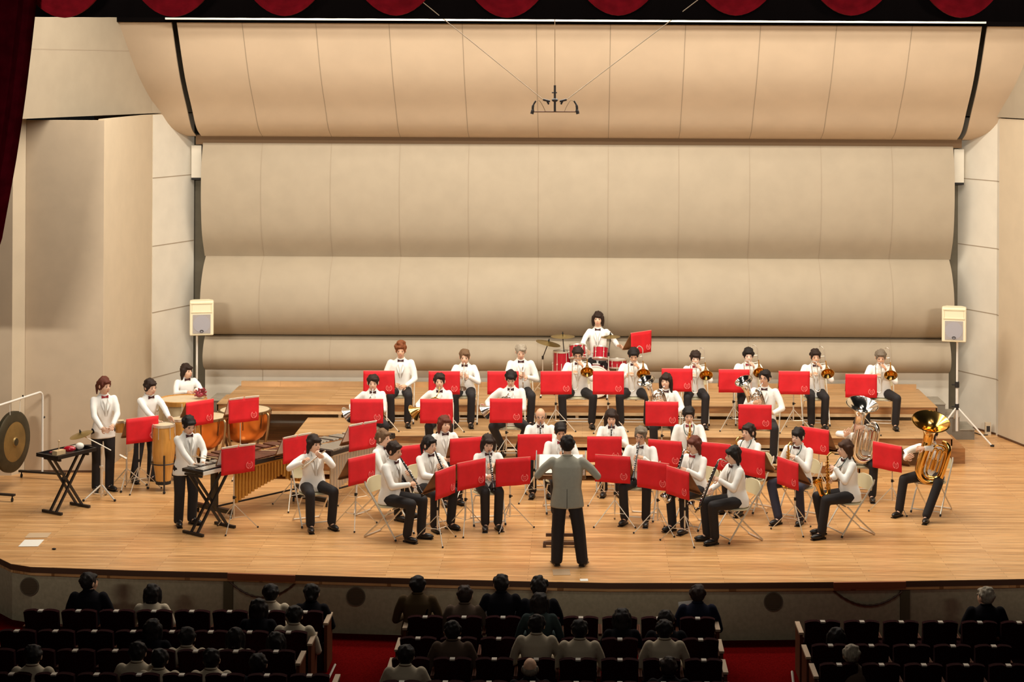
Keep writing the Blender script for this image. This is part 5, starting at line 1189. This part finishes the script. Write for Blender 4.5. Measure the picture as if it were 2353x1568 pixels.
# ------------------------------------------------------------------ hanging microphone bar
Ym = 25.0; mp = lambda x, y: at(x, y, Ym)
t = thing('microphone_hanger', 'black hanging stereo microphone bar above the stage', 'microphone', mp(1275, 230)); o = mp(1275, 230)
a = A(); a.tube([mp(1275, 196), mp(1275, 256)], .016, 8); a.tube([mp(1268, 213), mp(1280, 213)], .010, 6); obj('stem', a, M_BLKM, t, off=o)
a = A(); a.ell(mp(1275, 230), (.045, .04, .028)); obj('hub', a, M_BLKM, t, off=o)
a = A(); a.tube([mp(1224, 257), mp(1331, 257)], .009, 8); obj('crossbar', a, mat('dark bronze bar', (.12, .05, .02), .5), t, off=o)
for s in (-1, 1):
    a = A(); a.tube([mp(1275+s*27, 229), mp(1275+s*11, 233)], .016, 8); a.tube([mp(1275+s*18, 232), mp(1275+s*14, 240)], .013, 8); obj('clamp', a, M_BLKM, t, off=o)
    a = A(); a.tube(spline([mp(1275+s*44, 232), mp(1275+s*50, 243), mp(1275+s*51, 254), mp(1275+s*53, 262)]), [.012]*6+[.018]*6+[.024]*7, 8); obj('microphone', a, M_BLKM, t, off=o)
    a = A(); a.tube(spline([mp(1275+s*44, 233), mp(1275+s*36, 231), mp(1275+s*28, 243), mp(1275+s*22, 256)]), .0045, 5); obj('cable', a, M_WIRE, t, off=o)
    a = A(); a.tube([mp(1275+s*27, 229), at(948 if s < 0 else 1622, -14, 23.9), ], .006, 6); tag(obj('suspension_wire', a, M_WIREL), 'thin slanting wire from the microphone bar up to the '+('left' if s < 0 else 'right'), 'wire', 'slanting microphone wires')
a = A(); a.tube([mp(1275, 200), mp(1275, -40)], .006, 6); tag(obj('suspension_wire', a, M_WIRE), 'vertical wire holding the microphone bar', 'wire')
# ------------------------------------------------------------------ papers on the stage
for px, py, w, h_, m_, lab in ((72, 1249, .26, .34, M_PAPER, 'sheet of paper lying at the left front of the stage'), (1342, 1334, .10, .10, M_PAPER, 'small white card at the stage lip below the conductor'),
                              (1290, 1316, .22, .26, mat('translucent tape', (.52, .36, .22), .3), 'faint pale taped patch on the stage at the feet of the conductor'), (88, 1231, .3, .25, mat('pale stage mark', (.62, .44, .27), .4), 'faint pale patch on the stage behind the sheet of paper')):
    q = on(px, py); a = A(); a.box((q.x, q.y, .003), (w, h_, .003), Matrix.Rotation(.06, 3, 'Z')); tag(obj('paper_sheet' if m_ is M_PAPER else 'floor_mark', a, m_, smooth=False), lab, 'paper' if m_ is M_PAPER else 'floor mark')
q = on(124, 1264); a = A(); a.ell((q.x, q.y, .012), (.03, .015, .012)); tag(obj('cable_stub', a, M_RUB), 'small dark stub on the floor near the left stage corner', 'stub')
# ------------------------------------------------------------------ stage front details
def fy(x):     # depth of the stage front at x
    for p_, q_ in zip(fr2[:-1], fr2[1:]):
        if p_[0] <= x <= q_[0]: return p_[1]+(q_[1]-p_[1])*(x-p_[0])/(q_[0]-p_[0])
    return 22.5
for px, py, lab in ((68, 1348, 'round grille in the stage front at the far left'), (818, 1371, 'round grille in the stage front left of centre'), (1777, 1383, 'round grille in the stage front right of centre')):
    c = at(px, py, 22.4); y = fy(c.x)+.055; c = at(px, py, y); t = thing('round_grille', lab, 'grille', c, 0, 'round grilles of the stage front')
    a = A(); a.lathe([(.118, .0), (.122, .012), (.108, .014)], (0, 0, 0), (0, -1, 0), 28); obj('rim', a, mat('olive rim', (.15, .12, .075), .8), t)
    a = A(); a.lathe([(.11, .006), (.001, .007)], (0, 0, 0), (0, -1, 0), 28)
    for k in range(-4, 5): hw = math.sqrt(max(.105**2-(k*.022)**2, 0)); a.tube([(-hw, -.008, k*.022), (hw, -.008, k*.022)], .004, 4)
    obj('mesh', a, mat('brown grille', (.11, .075, .04), .9), t)
for (x0, x1, ya, yb_, lab) in ((512, 672, 1322, 1322, 'left'), (1916, 2084, 1337, 1336, 'right')):
    p0 = at(x0, ya, 22.3); p0.y = fy(p0.x); p1 = at(x1, yb_, 22.3); p1.y = fy(p1.x)
    a = A(); a.prism([(p0.x, p0.y-.03), (p1.x, p1.y-.03), (p1.x, p1.y+.02), (p0.x, p0.y+.02)], -.085, -.002)
    tag(obj('edge_board', a, mat('reddish edge board', (.26, .07, .02), .5), smooth=False), 'reddish removable edge board on the '+lab+' part of the stage lip', 'board')
    pts = [V(p0.x+(p1.x-p0.x)*i/24, p0.y+(p1.y-p0.y)*i/24+.03, -.11-.20*(1-(2*i/24-1)**2)) for i in range(25)]; a = A()
    for k in range(24):
        a.tube([pts[k], pts[k+1]], .010 if k % 2 else .014, 6)
    tag(obj('chain', a, M_LIP), 'sagging chain under the '+lab+' edge board of the stage front', 'chain')
    a = A(); ex_ = p0 if lab == 'left' else p1; a.b2(ex_.x-.06, ex_.x+.06, ex_.y+.02, ex_.y+.07, -.72, -.10)
    tag(obj('front_pilaster', a, mat('dark olive pilaster', (.12, .10, .05), .9), smooth=False), 'darker upright strip of the stage front at the '+('left edge board' if lab == 'left' else 'right edge board'), 'pilaster')
# ------------------------------------------------------------------ hall seats
FH = -.74
def make_seat():
    t = thing('theatre_seat', 'x', 'seat', (0, 0, 0), 0, 'dark theatre seats'); n = 12; vs = []; fs = []; hw = .205
    for i in range(n+1):                    # slightly tapered, softly curved padded back
        u = -1+2*i/n
        for (y, z) in ((0, .30), (-.05-.02*(1-u*u), .50), (-.09, .735-.03*abs(u)**4-.012*(abs(u) < .18)), (-.03, .74-.03*abs(u)**4-.012*(abs(u) < .18)), (.05, .50), (.07, .30)):
            vs.append((hw*u*(1.0 if z > .5 else .93), y+.03*(u*u), z))
    for i in range(n):
        for j in range(6): fs.append([6*i+j, 6*i+(j+1) % 6, 6*i+6+(j+1) % 6, 6*i+6+j])
    fs += [list(range(6)), [6*n+5-j for j in range(6)]]
    obj('backrest', A().add(vs, fs), M_SEAT, t)
    a = A(); a.box((0, -.062, .725), (.055, .075, .016)); obj('number_plate', a, M_PLATE, t, False)
    a = A(); a.loft([((0, .25, .32), .18, .19), ((0, .25, .34), .205, .215), ((0, .25, .40), .205, .215), ((0, .25, .42), .17, .18)], 20); obj('seat_cushion', a, M_SEAT, t)
    for s in (-1, 1):
        a = A(); a.box((s*.222, .20, .50), (.028, .36, .03)); obj('armrest', a, M_SEATW, t, False)
    a = A(); a.b2(-.20, .20, .04, .10, .0, .32); obj('pedestal', a, M_BLKM, t, False)
    return t
seat0 = make_seat(); seat_tree = treeof(seat0); first = [True]
def seat(loc, label):
    if first[0]: first[0] = False; seat0.location = loc; seat0['label'] = label; return
    dup(seat0, seat_tree, loc, 0, label)
Cw = {0: 'front row', 1: 'second row', 2: 'third row', 3: 'fourth row'}
ORD = ['first', 'second', 'third', 'fourth', 'fifth', 'sixth', 'seventh', 'eighth', 'ninth', 'tenth']
blocks = (('left block', [(97, 86.6, 8), (42.5, 89, 8), (-7, 92, 8), (-66, 97.5, 9)], [21.1, 20.34, 19.67, 18.9]),
          ('middle block', [(978, 89.2, 8), (962, 92.5, 8), (945, 96, 8), (925, 100, 8)], [20.93, 20.15, 19.45, 18.71]),
          ('right block', [(1889, 90, 6), (1907, 93.5, 5), (1927, 97, 5), (1945, 101, 5)], [20.83, 19.97, 19.33, 18.6]))
for bn, rows, ys in blocks:
    for r, ((x0, dx, n_), Y) in enumerate(zip(rows, ys)):
        for i in range(n_):
            p = at(x0+dx*i, 1400, Y); seat((p.x, Y, FH), 'dark maroon theatre seat, %s of the %s, %s from the left' % (Cw[r], bn, ORD[i]))
        for px_, sd in ((x0-dx*.53, 'left'), (x0+dx*(n_-.47), 'right')):
            if bn == 'left block' and sd == 'left' or bn == 'right block' and sd == 'right': continue
            p = at(px_, 1400, Y); a = A(); a.b2(-.018, .018, -.02, .42, 0, .56); t = thing('aisle_panel', 'wooden aisle end panel, %s end of the %s of the %s' % (sd, Cw[r], bn), 'end panel', (p.x, Y, FH), 0, 'aisle end panels')
            obj('panel', a, M_SEATW, t, False); a = A(); a.b2(-.028, .028, -.03, .40, .56, .585); obj('arm_cap', a, M_PLATE if False else mat('pale arm cap', (.42, .30, .20), .4), t, False)
# aisle edge strips
for px_, py_, px2, py2, lab in ((770, 1530, 752, 1568, 'left aisle, beside the left block'), (1820, 1546, 1826, 1600, 'right aisle, beside the right block')):
    p0 = on(px_, py_, FH); p1 = on(px2, py2, FH); a = A(); a.tube([p0+V(0, 0, .012), p1+V(0, 0, .012)], .014, 4); tag(obj('floor_strip', a, M_PLATE), 'pale metal floor strip in the '+lab, 'strip')
# ------------------------------------------------------------------ the audience, seen from behind
D1 = mat('near black shirt', (.006, .005, .007), .9, spec=.1); D2 = mat('brown shirt', (.075, .045, .02), .9, spec=.1); D3 = mat('taupe shirt', (.10, .065, .045), .9, spec=.1); D4 = mat('dark navy shirt', (.008, .009, .02), .9, spec=.1)
LW = mat('off-white shirt', (.50, .41, .29), .9, bump=.15, scale=12); LG = mat('dull blue shirt', (.035, .05, .048), .9, spec=.1)
lapw = lambda M, c: {1: V(.12, -.30, .62), -1: V(-.12, -.30, .62)}
AU = [
 (205, 1321, 21.4, D1, 'short', 'black', 'dark shirt, face turned right, leftmost in the front row', -.7), (350, 1347, 21.4, LW, 'bob', 'black', 'light shirt and chin-length hair, second from the left in the front row', 0),
 (622, 1347, 21.4, LW, 'short', 'black', 'light shirt behind a darker neighbour, third from the left in the front row', 0), (716, 1347, 21.45, D1, 'bun', 'black', 'dark clothes at the right end of the front row, left block', 0),
 (594, 1381, 20.75, D1, 'bob', 'black', 'dark clothes and dark hair in the second row, close behind the light-shirted person', 0), (677, 1397, 20.65, LW, 'short', 'black', 'off-white shirt at the aisle end of the second row, left block', 0),
 (350, 1428, 20.0, D1, 'bob', 'black', 'dark hair, barely visible, in the third row, left block', 0), (430, 1447, 19.95, LW, 'short', 'black', 'off-white shirt, left of a pair in the third row, left block', 0),
 (540, 1448, 19.95, LW, 'bob', 'black', 'off-white shirt, right of a pair in the third row, left block', 0), (634, 1458, 19.95, LW, 'bob', 'black', 'pale shirt beside the aisle armrest, third row, left block', 0),
 (316, 1481, 19.2, LW, 'short', 'black', 'pale collar in the fourth row, left of three heads', 0), (366, 1497, 19.1, LW, 'short', 'black', 'pale shirt in the fourth row, middle of three heads', 0),
 (486, 1497, 19.1, LW, 'short', 'black', 'round dark head and pale collar in the fourth row, left block', 0), (594, 1508, 19.2, D1, 'short', 'black', 'dark clothes in the fourth row, left block', 0),
 (76, 1488, 19.0, LW, 'short', 'black', 'off-white shirt at the lower left corner', 0),
 (960, 1328, 21.25, D2, 'short', 'black', 'brown shirt with a strap across the back, at the left end, middle block', 0), (1068, 1351, 21.25, D3, 'short', 'dark', 'taupe shirt and short hair, second from the left in the front row, middle block', 0),
 (1152, 1325, 21.25, D1, 'short', 'black', 'tall, black shirt, third in the front row, middle block', 0), (1239, 1336, 21.25, D1, 'curly', 'black', 'black shirt and bushy hair in the front row, above another dark head', 0),
 (1603, 1349, 21.25, D4, 'short', 'dark', 'navy shirt, close-cropped hair, holding a leaflet at the right end of the front row', 0),
 (1240, 1368, 20.45, LG, 'bob', 'black', 'dull blue shirt and dark hair in the second row, middle block', 0), (1429, 1404, 20.45, D1, 'bob', 'black', 'dark bob, leaning low in the second row, middle block', 0), (1531, 1408, 20.45, D1, 'short', 'black', 'dark clothes in the second row, in front of a white collar', 0),
 (1233, 1418, 19.75, LW, 'short', 'black', 'off-white collared shirt, left of a pair in the third row, middle block', 0), (1332, 1430, 19.75, LW, 'short', 'black', 'off-white collared shirt, right of a pair in the third row, middle block', 0),
 (1527, 1430, 19.75, LW, 'short', 'black', 'off-white collared shirt near the right end of the third row, middle block', 0), (1040, 1432, 19.75, D3, 'short', 'black', 'dim taupe shirt in the third row, middle block', 0),
 (932, 1488, 19.0, LW, 'short', 'black', 'off-white shirt at the lower left end, middle block', 0), (1218, 1518, 19.0, D1, 'sides', 'grey', 'bald crown, low in the fourth row, middle block', 0), (1537, 1515, 19.0, D1, 'short', 'dark', 'low dark head in the fourth row, middle block', 0),
 (2265, 1354, 21.1, D1, 'short', 'silver', 'dark clothes and greying hair at the far right of the front row', .6), (1957, 1487, 19.4, D3, 'short', 'silver', 'short white hair, sitting alone in the right block', 0), (1922, 1448, 20.2, D1, 'bob', 'black', 'dark hair in the second row, right block', 0)]
for px, top, Y, m_, hs, hcol, lab, hy in AU:
    p = at(px, top, Y); zz = p.z-FH; tk = (zz-.53)/(1.352-.53); sy = min(max(tk, .72), 1.12)
    t, M, _ = person('spectator, '+lab, (p.x, Y-.06, FH+(zz-(.53+(1.352-.53)*sy))), PI, True, tk=sy, hair=hs, hc=hcol, skin='b', jm=m_, cloth='shirt', bow=None, hands=lapw, hy=hy, knee=.12, lean=.06, shoe=True, fem=hs in ('bob', 'bun'), full=False)
    if 'strap' in lab:
        a = A(); zt = 1.03*sy+.06; a.tube(spline([V(-.13, .03, zt), V(-.10, .135, zt-.12), V(.02, .165, zt-.30), V(.15, .10, zt-.48)]), .012, 6); obj('bag_strap', a, M_BLKC, t)
    if 'leaflet' in lab:
        q = at(1578, 1396, Y+.25); t2 = thing('leaflet', 'white leaflet with a red panel held by the navy-shirted spectator in the front row', 'leaflet', q); a = A(); a.box((0, 0, 0), (.19, .004, .14), Matrix.Rotation(-.25, 3, 'X') @ Matrix.Rotation(-.12, 3, 'Y')); obj('page', a, M_PAPER, t2, False)
        a = A(); a.box((.015, -.004, .0), (.12, .004, .06), Matrix.Rotation(-.25, 3, 'X') @ Matrix.Rotation(-.12, 3, 'Y')); obj('printed_panel', a, M_BANNER, t2, False)
finish()
